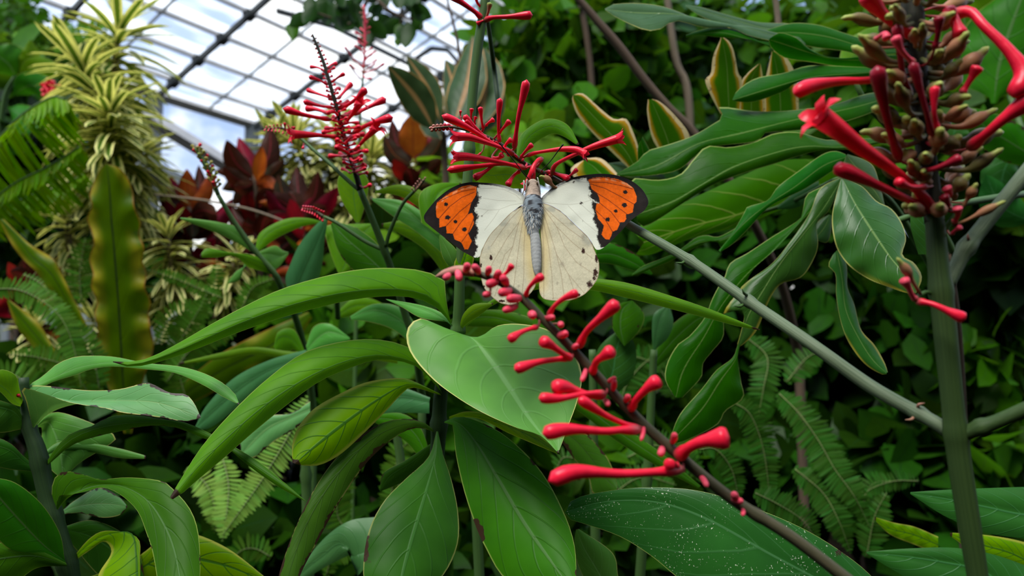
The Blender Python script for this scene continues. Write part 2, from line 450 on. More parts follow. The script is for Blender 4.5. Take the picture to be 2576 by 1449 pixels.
M['ficus'] = leafmat('grey_green_leaf_brown_midrib', (.03, .075, .038), (.022, .058, .03), vein=(.30, .17, .07), vs=.0, mid=(.33, .18, .07), midw=.11, edge=(.35, .2, .06), ew=.06, trans=.2, rough=.35)
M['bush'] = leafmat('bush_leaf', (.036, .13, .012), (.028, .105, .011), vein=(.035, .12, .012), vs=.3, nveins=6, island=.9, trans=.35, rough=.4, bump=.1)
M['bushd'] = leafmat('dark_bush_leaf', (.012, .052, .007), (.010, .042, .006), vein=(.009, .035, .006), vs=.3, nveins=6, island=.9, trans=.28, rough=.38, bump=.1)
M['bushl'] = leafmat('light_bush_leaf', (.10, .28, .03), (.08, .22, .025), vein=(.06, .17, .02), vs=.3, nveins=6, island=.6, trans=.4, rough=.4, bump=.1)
M['fern'] = leafmat('fern_pinna', (.06, .19, .03), (.05, .16, .025), vein=(.04, .13, .02), vs=.3, nveins=8, midw=.08, trans=.35, rough=.5, island=.3, bump=.1)
M['fernp'] = leafmat('pale_fern_pinna', (.16, .36, .09), (.12, .3, .07), vein=(.1, .24, .05), vs=.3, nveins=8, midw=.08, trans=.35, rough=.5, island=.3, bump=.1)
M['fernd'] = leafmat('dark_fern_pinna', (.03, .12, .022), (.025, .1, .018), vein=(.02, .08, .015), vs=.3, nveins=8, midw=.08, trans=.3, rough=.5, island=.4, bump=.1)
M['palm'] = leafmat('palm_leaflet', (.12, .34, .015), (.09, .27, .012), trans=.42, rough=.4, island=.4, bump=.1)
M['stem'] = plain('green_stem', (.06, .13, .03), (.045, .095, .025), rough=.5, ns=4, stretch=(3, 14, 1))
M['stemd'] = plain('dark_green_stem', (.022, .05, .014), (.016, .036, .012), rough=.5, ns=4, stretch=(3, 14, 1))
M['stemg'] = plain('grey_green_ribbed_stem', (.15, .19, .11), (.05, .085, .035), rough=.5, ns=3, stretch=(2, 18, 1))
M['stemb'] = plain('big_green_stem', (.04, .075, .018), (.024, .05, .012), rough=.55, ns=3, stretch=(3, 12, 1))
M['rach'] = plain('brownish_flower_axis', (.075, .065, .035), (.05, .05, .025), rough=.55, ns=5, stretch=(5, 6, 1))
M['rachd'] = plain('dark_flower_axis', (.03, .028, .018), (.02, .024, .014), rough=.6, ns=5, stretch=(5, 6, 1))
M['wood'] = plain('brown_branch', (.11, .075, .045), (.06, .04, .028), rough=.75, ns=4, stretch=(8, 8, 1))
M['woodl'] = plain('tan_branch', (.22, .17, .11), (.13, .1, .07), rough=.75, ns=4, stretch=(8, 8, 1))
M['red'] = plain('red_flower', (.86, .012, .045), (.74, .010, .036), rough=.34, ns=300, spec=.3, alongcol=((.45, .07, .07), .09), trans=.14)
M['redo'] = plain('open_red_flower', (.86, .014, .04), (.72, .011, .03), rough=.35, ns=200, spec=.3, alongcol=((.42, .09, .08), .08), trans=.2)
M['pink'] = plain('pink_young_bud', (.80, .10, .15), (.75, .05, .09), rough=.4, ns=200, alongcol=((.35, .12, .08), .12), trans=.12)
M['dred'] = plain('dark_red_bud', (.30, .008, .022), (.22, .007, .018), rough=.32, ns=200, trans=.1)
M['calyx'] = plain('brown_seed_pod', (.36, .15, .085), (.27, .14, .055), rough=.5, ns=200, alongcol=((.10, .08, .03), .15, (.32, .36, .08), .84))
M['calyx'].name = 'brown_seed_pod'
M['podg'] = plain('olive_seed_pod', (.11, .11, .03), (.16, .10, .035), rough=.5, ns=200, alongcol=((.08, .09, .025), .2, (.34, .40, .09), .84))
M['tipbud'] = plain('greenish_pink_tip', (.36, .20, .12), (.42, .16, .13), rough=.5, ns=300)
M['fernstalk'] = plain('fern_stalk', (.16, .22, .06), (.12, .15, .05), rough=.6)
M['lime'] = plain('lime_young_bud', (.34, .42, .08), (.40, .30, .08), rough=.5, ns=300)
M['soil'] = plain('dark_soil', (.014, .010, .006), (.006, .005, .003), rough=1.0, ns=22, spec=0.0)
M['metal'] = plain('grey_painted_steel', (.22, .24, .24), (.18, .2, .2), rough=.45, ns=8)
M['metald'] = plain('dark_steel', (.05, .055, .055), (.04, .045, .045), rough=.45, ns=8)
M['metalw'] = plain('pale_steel', (.72, .69, .66), (.6, .58, .56), rough=.45, ns=8)
# ------------------------------------------------------------------ butterfly
def inpoly(x, y, poly):
    p = np.array(poly, float); r = np.zeros(x.shape, bool)
    for i in range(len(p)):
        x1, y1 = p[i - 1]; x2, y2 = p[i]
        if y1 == y2: continue
        c = (y1 > y) != (y2 > y)
        r ^= c & (x < (x2 - x1) * (y - y1) / (y2 - y1) + x1)
    return r

def dline(x, y, line, closed=False):
    p = np.array(line, float); d = np.full(x.shape, 1e9)
    for i in range(0 if closed else 1, len(p)):
        a, b = p[i - 1], p[i]; ab = b - a; L = max((ab ** 2).sum(), 1e-9)
        t = np.clip(((x - a[0]) * ab[0] + (y - a[1]) * ab[1]) / L, 0, 1)
        d = np.minimum(d, np.hypot(x - a[0] - ab[0] * t, y - a[1] - ab[1] * t))
    return d

_lat = np.random.default_rng(3).random((256, 256))
def vnoise(x, y, sc):
    x = x / sc; y = y / sc; i = np.floor(x).astype(int); j = np.floor(y).astype(int); fx = x - i; fy = y - j
    fx = fx * fx * (3 - 2 * fx); fy = fy * fy * (3 - 2 * fy)
    L = lambda a, b: _lat[a % 256, b % 256]
    return (L(i, j) * (1 - fx) + L(i + 1, j) * fx) * (1 - fy) + (L(i, j + 1) * (1 - fx) + L(i + 1, j + 1) * fx) * fy

def sstep(v, a, b):
    t = np.clip((v - a) / (b - a), 0, 1); return t * t * (3 - 2 * t)

def blend(c, col, k):
    return c * (1 - k[:, None]) + np.array(col) * k[:, None]

m, nt = new_mat('butterfly_wing_scales'); g = G(nt)
at = g.n('ShaderNodeAttribute', attribute_name='pattern'); pr = g.n('ShaderNodeBsdfPrincipled'); out = g.n('ShaderNodeOutputMaterial')
nt.links.new(at.outputs['Color'], pr.inputs['Base Color']); pr.inputs['Roughness'].default_value = .65; pr.inputs['Specular IOR Level'].default_value = .06
tr = g.n('ShaderNodeBsdfTranslucent'); nt.links.new(at.outputs['Color'], tr.inputs[0]); mx = g.n('ShaderNodeMixShader'); mx.inputs[0].default_value = .15
nt.links.new(pr.outputs[0], mx.inputs[1]); nt.links.new(tr.outputs[0], mx.inputs[2]); nt.links.new(mx.outputs[0], out.inputs[0])
tcn = g.n('ShaderNodeTexCoord'); bp = g.n('ShaderNodeBump'); bp.inputs['Strength'].default_value = .2; bp.inputs['Distance'].default_value = .0003
nt.links.new(g.noise(1400, tcn.outputs['Object']), bp.inputs['Height']); nt.links.new(bp.outputs[0], pr.inputs['Normal'])
M['wing'] = m

BX, BY, BD = 1345.0, 560.0, .285
def wing_depth(x, y, kind):
    d = BD - (y - BY) / F * BD * .42 - np.abs(x - BX) / F * BD * .16
    if kind == 'hind': d = d - .0016 * np.clip((y - 500) / 60, 0, 1)
    d = d + .0022 * np.sin((np.abs(x - BX) / 280.0) * 2.6) * (1 if kind == 'fore' else .6)
    return d

def wing(parent, name, A, B, color, kind, label, nu=210, nv=120):
    a = cr(np.array(A, float), nu); b = cr(np.array(B, float), nu)
    t = np.linspace(0, 1, nv)[None, :, None]
    xy = (a[:, None] * (1 - t) + b[:, None] * t).reshape(-1, 2)
    x, y = xy[:, 0], xy[:, 1]
    d = wing_depth(x, y, kind)
    d = d - .0006 * (vnoise(x, y, 30) - .5)
    v = P(x, y, d)
    c = np.clip(color(x, y), 0, 1); col = np.column_stack([c, np.ones(len(c))])
    o = mesh_obj(name, v, grid_faces(nu, nv), M['wing'], parent, np.column_stack([x, y]) / 1000, col=col)
    o['label'] = label
    return o

WHITE, ORANGE, BLACK = lin(208, 210, 192), (.70, .105, .001), (.010, .007, .006)
def Z(lst, ox, oy, s): return [(ox + a / s, oy + b / s) for a, b in lst]
def zl(l): return Z(l, 1040, 430, 6.5875)
def zr(l): return Z(l, 1340, 430, 6.5875)

def fore_color(orange, white, costa, spots, veins, wveins, root, marks):
    def f(x, y):
        n1 = vnoise(x, y, 2.2) - .5; n2 = vnoise(x + 71, y, 5) - .5; n3 = vnoise(x, y + 31, 1.1) - .5
        jx, jy = x + n1 * 2.2 + n2 * 3, y + n3 * 2.2 + n2 * 2
        c = np.tile(np.array(BLACK), (len(x), 1))
        c *= (1 + .6 * (vnoise(x, y, 9)))[:, None]
        w = inpoly(jx, jy, white)
        dw = dline(jx, jy, white, True)
        sw = np.where(w, 1.0, 0.0); sw = np.where(w, sstep(dw + n1 * 7 + n3 * 3, -2.5, 3.5), sstep(2.0 - dw + n3 * 7, 1.6, 5.5) * .6)
        c = blend(c, WHITE, sw)
        o = inpoly(x + n1, y + n3, orange); do = dline(x, y, orange, True)
        so = np.where(o, sstep(do, -.6, 1.0), 0)
        ocol = np.array(ORANGE)[None] * (1 + .25 * (n2[:, None]) + .2 * n3[:, None])
        c = c * (1 - so[:, None]) + ocol * so[:, None]
        dc = dline(x, y, costa)
        # pale worn streak under the leading edge within the orange
        st = so * np.exp(-((dc - 12) / 3.0) ** 2) * sstep(vnoise(x, y, 7), .35, .75) * .45
        c = blend(c, lin(235, 190, 140), st)
        for v in veins: c = blend(c, (.10, .012, .004), sstep(1.5 - dline(x, y, v), 0, 1.1) * .85)
        for v in wveins: c = blend(c, lin(150, 145, 125), sstep(1.4 - dline(x, y, v), 0, 1.2) * .42)
        for sx, sy, r in spots:
            c = blend(c, BLACK, sstep(r - np.hypot(x - sx + n1 * 3, (y - sy) * 1.1 + n3 * 3), -.6, 1.0))
        for sx, sy, r in marks:
            c = blend(c, lin(45, 30, 25), sstep(r - np.hypot(x - sx + n1 * 5, y - sy + n3 * 5), -.8, 1.2))
        rr = np.hypot(x - root[0], y - root[1])
        kb = sstep(11 - dc + n2 * 3, 0, 8) * sstep(115 - rr, 0, 70) * .8                # blue grey dusting along the costa
        c = blend(c, lin(95, 100, 110), kb * (.6 + .4 * n3))
        kc = sstep(5.2 - dc + n1, -.6, 1.0) * sstep(rr, 25, 110)
        c = blend(c, (.008, .006, .006), kc)
        return c
    return f

bf = thing('butterfly', 'butterfly with spread white wings and orange black tips, feeding on red flowers', 'butterfly', P(1345, 600, .286))

LA = [(1322, 505), (1318, 492), (1302, 480), (1277, 469), (1244, 462), (1206, 459), (1178, 459), (1150, 466), (1123, 481), (1098, 502), (1079, 524), (1068, 540), (1066, 548)]
LB = [(1322, 505), (1316, 513), (1288, 533), (1255, 566), (1233, 592), (1213, 626), (1207, 645), (1198, 648), (1189, 646), (1159, 629), (1131, 607), (1106, 588), (1081, 568), (1070, 558), (1066, 548)]
LO = zl([(1050, 262), (930, 232), (800, 262), (640, 345), (520, 420), (390, 520), (370, 600), (380, 770), (430, 790), (430, 940), (540, 912), (550, 1035), (655, 1040), (680, 1135), (790, 1182), (850, 1300), (905, 1300), (970, 1165), (908, 1040), (960, 960), (1000, 880), (1000, 760), (970, 690), (900, 722), (930, 640), (960, 530), (1040, 400)])
LW = zl([(1095, 205), (1062, 300), (1050, 340), (1085, 480), (1030, 610), (1000, 650), (1070, 740), (1040, 830), (1020, 860), (1065, 960), (1040, 1100), (1010, 1180), (1062, 1250), (1035, 1340), (1000, 1420), (1015, 1450), (1120, 1440), (1900, 600), (1880, 380), (1600, 200), (1300, 195)])
lveins = [zl(q) for q in ([(1020, 300), (800, 340), (560, 440), (400, 520)], [(1010, 350), (800, 440), (600, 590), (430, 780)], [(960, 520), (760, 680), (540, 915)], [(900, 720), (780, 860), (655, 1040)], [(1000, 790), (900, 1040), (800, 1175)], [(930, 250), (700, 320), (500, 400)])]
lw = [zl(q) for q in ([(1830, 530), (1600, 570), (1420, 640), (1240, 650), (1070, 620)], [(1240, 650), (1120, 760)], [(1420, 650), (1330, 790), (1180, 980)], [(1780, 480), (1700, 400), (1500, 310), (1300, 285), (1080, 300)], [(1700, 500), (1400, 490), (1150, 450)])]
wing(bf, 'forewing', LA, LB, fore_color(LO, LW, LA, [(1122, 514, 5.4), (1126, 547, 6.6), (1146, 558, 5.2), (1168, 577, 6.2)], lveins, lw, (1322, 505), [(1208, 497, 3), (1212, 543, 1.6)]), 'fore', 'white forewing with orange tip and black border, spread over pale leaf')

RA = [(1359, 508), (1362, 498), (1371, 488), (1399, 466), (1440, 447), (1482, 439), (1515, 437), (1551, 441), (1587, 454), (1614, 475), (1628, 497), (1631, 510), (1629, 517)]
RB = [(1359, 508), (1366, 510), (1385, 516), (1413, 533), (1454, 571), (1482, 599), (1494, 620), (1501, 628), (1515, 625), (1537, 607), (1565, 579), (1581, 560), (1598, 546), (1620, 530), (1629, 517)]
RO = zr([(920, 150), (1000, 112), (1200, 100), (1400, 132), (1560, 200), (1670, 285), (1725, 420), (1722, 510), (1680, 552), (1660, 690), (1590, 715), (1545, 722), (1552, 790), (1520, 850), (1445, 852), (1440, 890), (1400, 980), (1320, 1006), (1310, 1060), (1270, 1142), (1200, 1130), (1140, 1060), (1180, 905), (1080, 790), (1040, 640), (1060, 540), (1115, 530), (1100, 440), (1060, 360), (975, 300), (950, 220)])
RW = zr([(880, 118), (945, 200), (930, 300), (990, 380), (930, 410), (1000, 470), (1110, 540), (1000, 510), (985, 570), (1035, 690), (1000, 800), (1060, 900), (1090, 1030), (1060, 1100), (1110, 1200), (1130, 1260), (1240, 1270), (1130, 1330), (1000, 1320), (600, 900), (120, 530), (150, 420), (400, 220), (640, 130)])
rveins = [zr(q) for q in ([(950, 185), (1200, 190), (1450, 240), (1660, 300)], [(960, 215), (1200, 290), (1450, 420), (1680, 552)], [(1000, 330), (1250, 480), (1560, 715)], [(1110, 530), (1300, 680), (1445, 870)], [(1040, 650), (1200, 800), (1325, 1010)], [(940, 130), (1200, 110), (1450, 170)])]
rw = [zr(q) for q in ([(150, 520), (400, 545), (600, 560), (800, 535), (960, 485), (1090, 540)], [(810, 560), (920, 660), (1020, 740)], [(590, 580), (840, 830), (1050, 1000)], [(180, 470), (350, 300), (600, 200), (720, 175), (930, 190)], [(960, 485), (920, 420), (940, 330)])]
wing(bf, 'forewing', RA, RB, fore_color(RO, RW, RA, [(1573, 483, 5.6), (1571, 516, 6.6), (1549, 531, 5), (1529, 552, 6.2)], rveins, rw, (1359, 508), [(1462, 511, 3.6), (1443, 458, 2.6), (1467, 555, 1.5)]), 'fore', 'white forewing with orange tip and black border, spread over dark ribbon leaf')

BEIGE = lin(188, 181, 152)
def hind_color(outline, veins, spots, bodyline, upper, marks):
    def f(x, y):
        n1 = vnoise(x, y, 2.2) - .5; n2 = vnoise(x + 71, y, 6) - .5; n3 = vnoise(x, y + 31, 1.2) - .5
        c = np.tile(np.array(BEIGE), (len(x), 1)) * (1 + .16 * n1 + .16 * n3 + .12 * n2)[:, None]
        db = dline(x, y, bodyline)
        c = blend(c, lin(200, 178, 118), sstep(34 - db, 0, 26) * .6)
        du = dline(x, y, upper)
        c = blend(c, lin(176, 172, 150), sstep(26 - du, 0, 16) * .55)                 # thinner strip over the forewing
        c = blend(c, lin(140, 142, 128), sstep(22 - du, 0, 12) * sstep(vnoise(x, y, 16), .55, .8) * .6)
        for v in veins: c = blend(c, lin(140, 120, 92), sstep(1.3 - dline(x, y, v), 0, 1.0) * .65)
        de = dline(x, y, outline, True)
        c = blend(c, lin(120, 90, 55), sstep(1.6 - de, 0, 1.2) * .7)
        c = blend(c, lin(120, 95, 70), sstep(14 - de, 0, 12) * sstep(n1 + n3, .25, .55) * .7 * sstep(y, 690, 740))
        for sx, sy, rx, ry in spots:
            c = blend(c, lin(52, 30, 24), sstep(1 - np.hypot((x - sx) / rx + n1 * .8, (y - sy) / ry + n3 * .8), -.1, .25))
        for sx, sy, rx, ry in marks:
            c = blend(c, lin(140, 130, 110), sstep(1 - np.hypot((x - sx) / rx + n1, (y - sy) / ry + n3), -.2, .5) * .6)
        return c
    return f
HLA = [(1323, 510), (1318, 517), (1288, 533), (1255, 566), (1233, 590), (1217, 618), (1207, 648), (1208, 676), (1211, 704), (1219, 726), (1239, 748), (1258, 762), (1280, 767), (1290, 766)]
HLB = [(1323, 510), (1325, 533), (1331, 566), (1335, 607), (1342, 662), (1348, 695), (1347, 718), (1338, 734), (1328, 744), (1316, 754), (1302, 762), (1290, 766)]
HLV = [[(1320, 515), (1285, 550), (1255, 590), (1235, 620)], [(1322, 518), (1305, 560), (1275, 600), (1240, 660), (1220, 700)], [(1305, 560), (1290, 620), (1262, 690), (1245, 745)], [(1322, 520), (1308, 600), (1300, 660), (1290, 740), (1283, 766)], [(1325, 525), (1318, 620), (1318, 690), (1312, 756)], [(1290, 620), (1270, 640), (1252, 690), (1232, 738)]]
wing(bf, 'hindwing', HLA, HLB, hind_color(HLA + HLB[::-1], HLV, [(1235, 648, 4, 7), (1216, 722, 5, 4), (1262, 757, 8, 3.5), (1210, 668, 2.5, 6)], HLB[:6], HLA[:6], [(1305, 720, 4, 4), (1228, 580, 5, 9)]), 'hind', 'beige hindwing partly behind the blurred red flower spike')
HRA = [(1358, 510), (1366, 511), (1385, 517), (1413, 534), (1454, 572), (1482, 600), (1498, 635), (1507, 662), (1505, 695), (1493, 717), (1471, 740), (1449, 751), (1432, 756), (1420, 756)]
HRB = [(1358, 510), (1357, 555), (1360, 593), (1362, 648), (1357, 690), (1356, 715), (1357, 734), (1362, 746), (1371, 753), (1388, 756), (1413, 757), (1420, 756)]
HRV = [[(1362, 515), (1395, 545), (1430, 575), (1465, 600)], [(1362, 517), (1400, 570), (1440, 610), (1490, 650)], [(1400, 570), (1420, 620), (1450, 660), (1495, 690)], [(1362, 520), (1385, 590), (1400, 640), (1430, 690), (1470, 738)], [(1360, 525), (1380, 620), (1388, 690), (1392, 752)], [(1400, 640), (1412, 690), (1420, 752)], [(1430, 690), (1450, 750)], [(1360, 530), (1368, 620), (1368, 690), (1368, 748)]]
wing(bf, 'hindwing', HRA, HRB, hind_color(HRA + HRB[::-1], HRV, [(1467, 631, 4.5, 8), (1501, 650, 5, 11), (1498, 686, 6, 11), (1483, 715, 7, 9), (1455, 742, 5, 4), (1494, 700, 4, 5)], HRB[:6], HRA[:6], [(1415, 664, 8, 8), (1461, 665, 4, 4), (1402, 713, 3, 4), (1466, 597, 6, 9)]), 'hind', 'beige hindwing with black marginal marks')

# one continuous body: head, furry thorax, ringed abdomen
bpts = np.array([(1340, 452, 5), (1340, 456, 11), (1340, 463, 14), (1340.5, 472, 15), (1341, 482, 16), (1341, 492, 17), (1341, 503, 22), (1341, 520, 23), (1341.5, 540, 20), (1342, 556, 16), (1343, 570, 11.5), (1344, 582, 10), (1346, 595, 12), (1347.5, 610, 13), (1348.5, 630, 13.2), (1349.5, 650, 12.6), (1350.5, 668, 11.2), (1351, 682, 8.5), (1351.5, 692, 4), (1351.5, 695, 1)], float)
q = cr(bpts, 110)
yy = q[:, 1]; ring = np.where(yy > 592, .2 * np.sin((yy - 592) / 9.6 * 2 * PI), 0)
d0 = BD - (yy - BY) / F * BD * .42 - .0022 - .0008
p3 = P(q[:, 0], yy, d0); rad = (q[:, 2] + ring) * d0 / F
v, f, uv, _ = sweep(p3, rad, 22)
nrand = np.random.default_rng(5)
rows = np.repeat(yy, 22); n1 = nrand.random(len(rows))
blot = vnoise(np.repeat(np.arange(110), 22) * 1.0, np.tile(np.arange(22), 110) * 1.3 + np.repeat(np.arange(110), 22) * .35, 2.4)
c = np.tile(np.array(lin(140, 142, 138)), (len(rows), 1)) * (.8 + .3 * n1)[:, None]
th = (rows > 498) & (rows < 560)
c[th] = np.array(lin(120, 132, 138)) * (.5 + 1.0 * blot[th])[:, None]
c[th & (blot > .66)] = lin(26, 26, 30)
hd = rows <= 498
c[hd] = np.array(lin(168, 148, 128)) * (.55 + .6 * n1[hd])[:, None]
nk = (rows >= 560) & (rows < 592)
c[nk] = np.array(lin(105, 108, 106)) * (.5 + .8 * blot[nk])[:, None]
m2, nt2 = new_mat('butterfly_body'); g2 = G(nt2); a2 = g2.n('ShaderNodeAttribute', attribute_name='pattern'); p2 = g2.n('ShaderNodeBsdfPrincipled'); o2 = g2.n('ShaderNodeOutputMaterial')
nt2.links.new(a2.outputs['Color'], p2.inputs['Base Color']); p2.inputs['Roughness'].default_value = .8; nt2.links.new(p2.outputs[0], o2.inputs[0])
M['bbody'] = m2
mesh_obj('body', v, f, m2, bf, uv, col=np.column_stack([c, np.ones(len(c))]))
# fur of the thorax and head: short tapering tufts
fv, ff, fc = [], [], []
for i in range(1500):
    k = nrand.random() ** .8 * 118 + 462; r_ = np.interp(k, bpts[:, 1], bpts[:, 2]); a = nrand.random() * 2 * PI
    k2 = k + 7 + nrand.random() * 9
    dd_ = BD - (k - BY) / F * BD * .42 - .003
    x0, y0, z0 = 1341 + math.cos(a) * r_ * .95, k, dd_ - math.sin(a) * r_ * dd_ / F * .95
    x1, y1, z1 = 1341 + math.cos(a) * (r_ + 3 + nrand.random() * 4.5), k2, dd_ - math.sin(a) * (r_ + 4) * dd_ / F
    b0 = P(x0 - .8, y0, z0); b1 = P(x0 + .8, y0, z0); b2 = P(x1, y1, z1)
    n = len(fv); fv += [b0, b1, b2]; ff.append((n, n + 1, n + 2))
    cc = lin(165, 150, 132) if k < 500 else (lin(150, 160, 162) if nrand.random() < .62 else (lin(28, 28, 32) if nrand.random() < .5 else lin(215, 208, 192)))
    fc += [(*cc, 1)] * 3
mesh_obj('fur', np.array(fv), np.array(ff), m2, bf, col=np.array(fc))
M['black'] = plain('black_chitin', (.012, .010, .010), rough=.35)
M['white'] = plain('white_leg_scales', (.7, .66, .58), rough=.6)
M['eye'] = plain('brown_eye', (.16, .11, .07), rough=.2)
hd_ = .299
for pts in ([(1336, 457, .2880), (1318, 436, .2868), (1296, 408, .285), (1259, 363, .2825), (1256, 359, .2825)], [(1344, 457, .2880), (1362, 430, .2868), (1385, 405, .285), (1405, 378, .2835), (1417, 363, .2825)]):
    tube(bf, 'antenna', M['black'], pts, [1.3, 1.1, 1.2, 1.6, 2.2], n=30, k=8)
for pts in ([(1328, 470, .287), (1322, 466, .2862), (1317, 453, .286), (1318, 476, .2862), (1314, 490, .287)], [(1331, 463, .287), (1327, 455, .2862), (1325, 452, .286), (1324, 470, .2862), (1321, 484, .287)], [(1351, 466, .287), (1354, 455, .2862), (1352, 446, .286), (1357, 468, .2862), (1359, 486, .287)]):
    tube(bf, 'leg', M['white'], pts, [1.8, 1.5, 1.2, 1.5, 1.2], n=24, k=7)
for sx in (-1, 1):
    th_ = np.linspace(0, PI, 9); ph_ = np.linspace(0, 2 * PI, 14, endpoint=False); c0 = P(1340 + sx * 11, 462, .2868)
    vv = np.array([c0 + .00085 * (RIGHT * math.sin(t) * math.cos(p) * .7 + UP * math.cos(t) * 1.25 + FWD * math.sin(t) * math.sin(p)) for t in th_ for p in ph_])
    mesh_obj('eye', vv, grid_faces(9, 14, True), M['eye'], bf)
tube(bf, 'proboscis', M['black'], [(1340, 455, .288), (1338, 447, .287), (1340, 438, .287), (1343, 432, .2885)], [1.2, .9, .7, .6], n=14, k=6)
# ------------------------------------------------------------------ plants near the lens
GROUND = 0.0
def rootdown(pt):
    """the place on the soil straight below a pixel point"""
    w = P(*pt); return (w[0], w[1], GROUND)

def to_soil(pts, r, n=2):
    """carry a stem's lowest point on down to the soil: adds points (pixels) that run to the ground"""
    x, y, d = pts[0][:3]; w = P(x, y, d)
    # walk straight down in the world, expressed again as pixel + depth
    out = []
    for t in (1, .6, .3, .12, .04, .012):
        q = w.copy(); q[2] = w[2] * (1 - t) + GROUND * t
        rel = q - CAM; dz = rel @ FWD
        out.append((1288 + rel @ RIGHT / dz * F, 724.5 - rel @ UP / dz * F, dz))
    return out + list(pts), [r[0]] * 6 + list(r)

def plant(name, label, cat, base, group=None):
    return thing(name, label, cat, rootdown(base), group)

# ---- the firespike whose side branch carries the butterfly
R = plant('firespike_plant', 'tall thick green stem with red blossoms crowding its top, blurred close to the lens', 'plant', (2460, 1449, .19))
pts, rr = to_soil([(2462, 1470, .195), (2440, 1330, .195), (2412, 1150, .195), (2395, 1000, .195), (2372, 780, .196), (2358, 640, .197), (2350, 540, .198)], [24, 26, 27, 26, 27, 24, 22])
tube(R, 'stem', M['stemb'], pts, rr, n=70, k=16, nodes=[(2405, 1088), (2372, 730)], swell=.16)
tube(R, 'branch', M['stemg'], [(2385, 1085, .197), (2350, 1062, .199), (2310, 1040, .203), (2190, 972, .213), (2040, 865, .226), (1882, 757, .247), (1735, 655, .268), (1590, 570, .290), (1520, 525, .2935), (1460, 487, .2945)], [18, 17, 17, 17, 15.5, 14, 12.5, 11, 9, 7], n=90, k=14, nodes=[(2312, 1040), (1882, 757), (1735, 655)], swell=.28)
tube(R, 'branch', M['stemb'], [(2410, 1098, .195), (2460, 1078, .192), (2520, 1056, .189), (2620, 1012, .184)], [19, 18, 18, 19], k=14, nodes=[(2470, 1076)])
tube(R, 'branch', M['stemg'], [(2380, 720, .199), (2405, 672, .2), (2432, 622, .201), (2500, 535, .203), (2576, 440, .205), (2640, 360, .207)], [19, 18, 19, 18, 18, 18], k=14, nodes=[(2432, 622)], swell=.3)
for (x, y, d, a) in ((2308, 1024, .2025, -1.0), (2298, 1050, .2025, 2.4), (1878, 742, .246, -2.5), (1868, 767, .246, 2.6), (1722, 658, .268, 2.6), (2440, 605, .2005, -2.2)):
    tube(R, 'stipule', M['tipbud'] if x > 2000 else M['stem'], [(x, y, d), (x + 8 * math.cos(a), y + 8 * math.sin(a), d - .0015), (x + 22 * math.cos(a + .4), y + 18 * math.sin(a + .4), d - .002)], [4, 3.4, .8], n=8, k=8)

spk = tube(R, 'flower_spike', M['rachd'], [(2351, 560, .198), (2345, 500, .199), (2325, 350, .2), (2308, 200, .201), (2298, 60, .202), (2292, -60, .203)], [24, 22, 24, 26, 27, 26], n=40, k=14)
BIG = [([(2250, 196, .199), (2175, 203, .195), (2110, 205, .192), (2040, 216, .188), (1997, 236, .186)], 19, 'red'),
       ([(2340, 528, .199), (2290, 505, .194), (2220, 472, .189), (2150, 440, .185), (2098, 420, .183)], 20, 'red'),
       ([(2262, 400, .193), (2240, 330, .188), (2220, 250, .184), (2206, 165, .181)], 20, 'dred'),
       ([(2290, 240, .196), (2270, 180, .19), (2262, 110, .187), (2255, 60, .186)], 14, 'dred'),
       ([(2300, 90, .198), (2250, 60, .193), (2210, 25, .19), (2175, -20, .188)], 24, 'red'),
       ([(2440, 372, .196), (2480, 338, .19), (2530, 295, .186), (2600, 245, .183)], 25, 'red'),
       ([(2390, 40, .198), (2440, 30, .194), (2475, 65, .19), (2540, 130, .186), (2575, 190, .184), (2548, 245, .183)], 24, 'red'),
       ([(2405, 100, .198), (2400, 60, .193), (2385, 20, .19)], 16, 'red'),
       ([(2390, 20, .195), (2405, 50, .191), (2418, 92, .189)], 17, 'red'),
       ([(2345, 340, .185), (2330, 280, .182), (2310, 210, .18), (2295, 155, .179)], 13, 'dred'),
       ([(2310, 430, .19), (2350, 425, .185), (2400, 405, .182), (2420, 395, .181)], 13, 'dred'),
       ([(2330, 470, .19), (2290, 470, .187), (2255, 455, .185)], 13, 'red'),
       ([(2360, 330, .185), (2350, 280, .183), (2352, 215, .182)], 12, 'red'),
       ([(2300, 160, .185), (2270, 130, .183), (2250, 90, .182)], 13, 'pink'),
       ([(2420, 235, .19), (2450, 185, .188), (2462, 165, .187)], 15, 'red'),
       ([(2200, 100, .19), (2225, 85, .187), (2232, 100, .186)], 11, 'pink'),
       ([(2352, 120, .185), (2360, 80, .183), (2362, 40, .182)], 13, 'dred')]
for p_, w, mt in BIG: bud(spk, M[mt], p_, w, k=14, n=24)
flower(spk, M['redo'], [(2352, 545, .199), (2318, 490, .194), (2250, 430, .189), (2170, 375, .184), (2100, 320, .181), (2062, 293, .18)], 27, pl=1.55, spread=.9, n=24, k=14, seed=2)
POD = ([0, .1, .3, .45, .55, .68, .8, .84, .88, .95, 1], [.3, .34, .36, .5, .9, 1, .72, .42, .45, .42, .1])
r2 = random.Random(11)
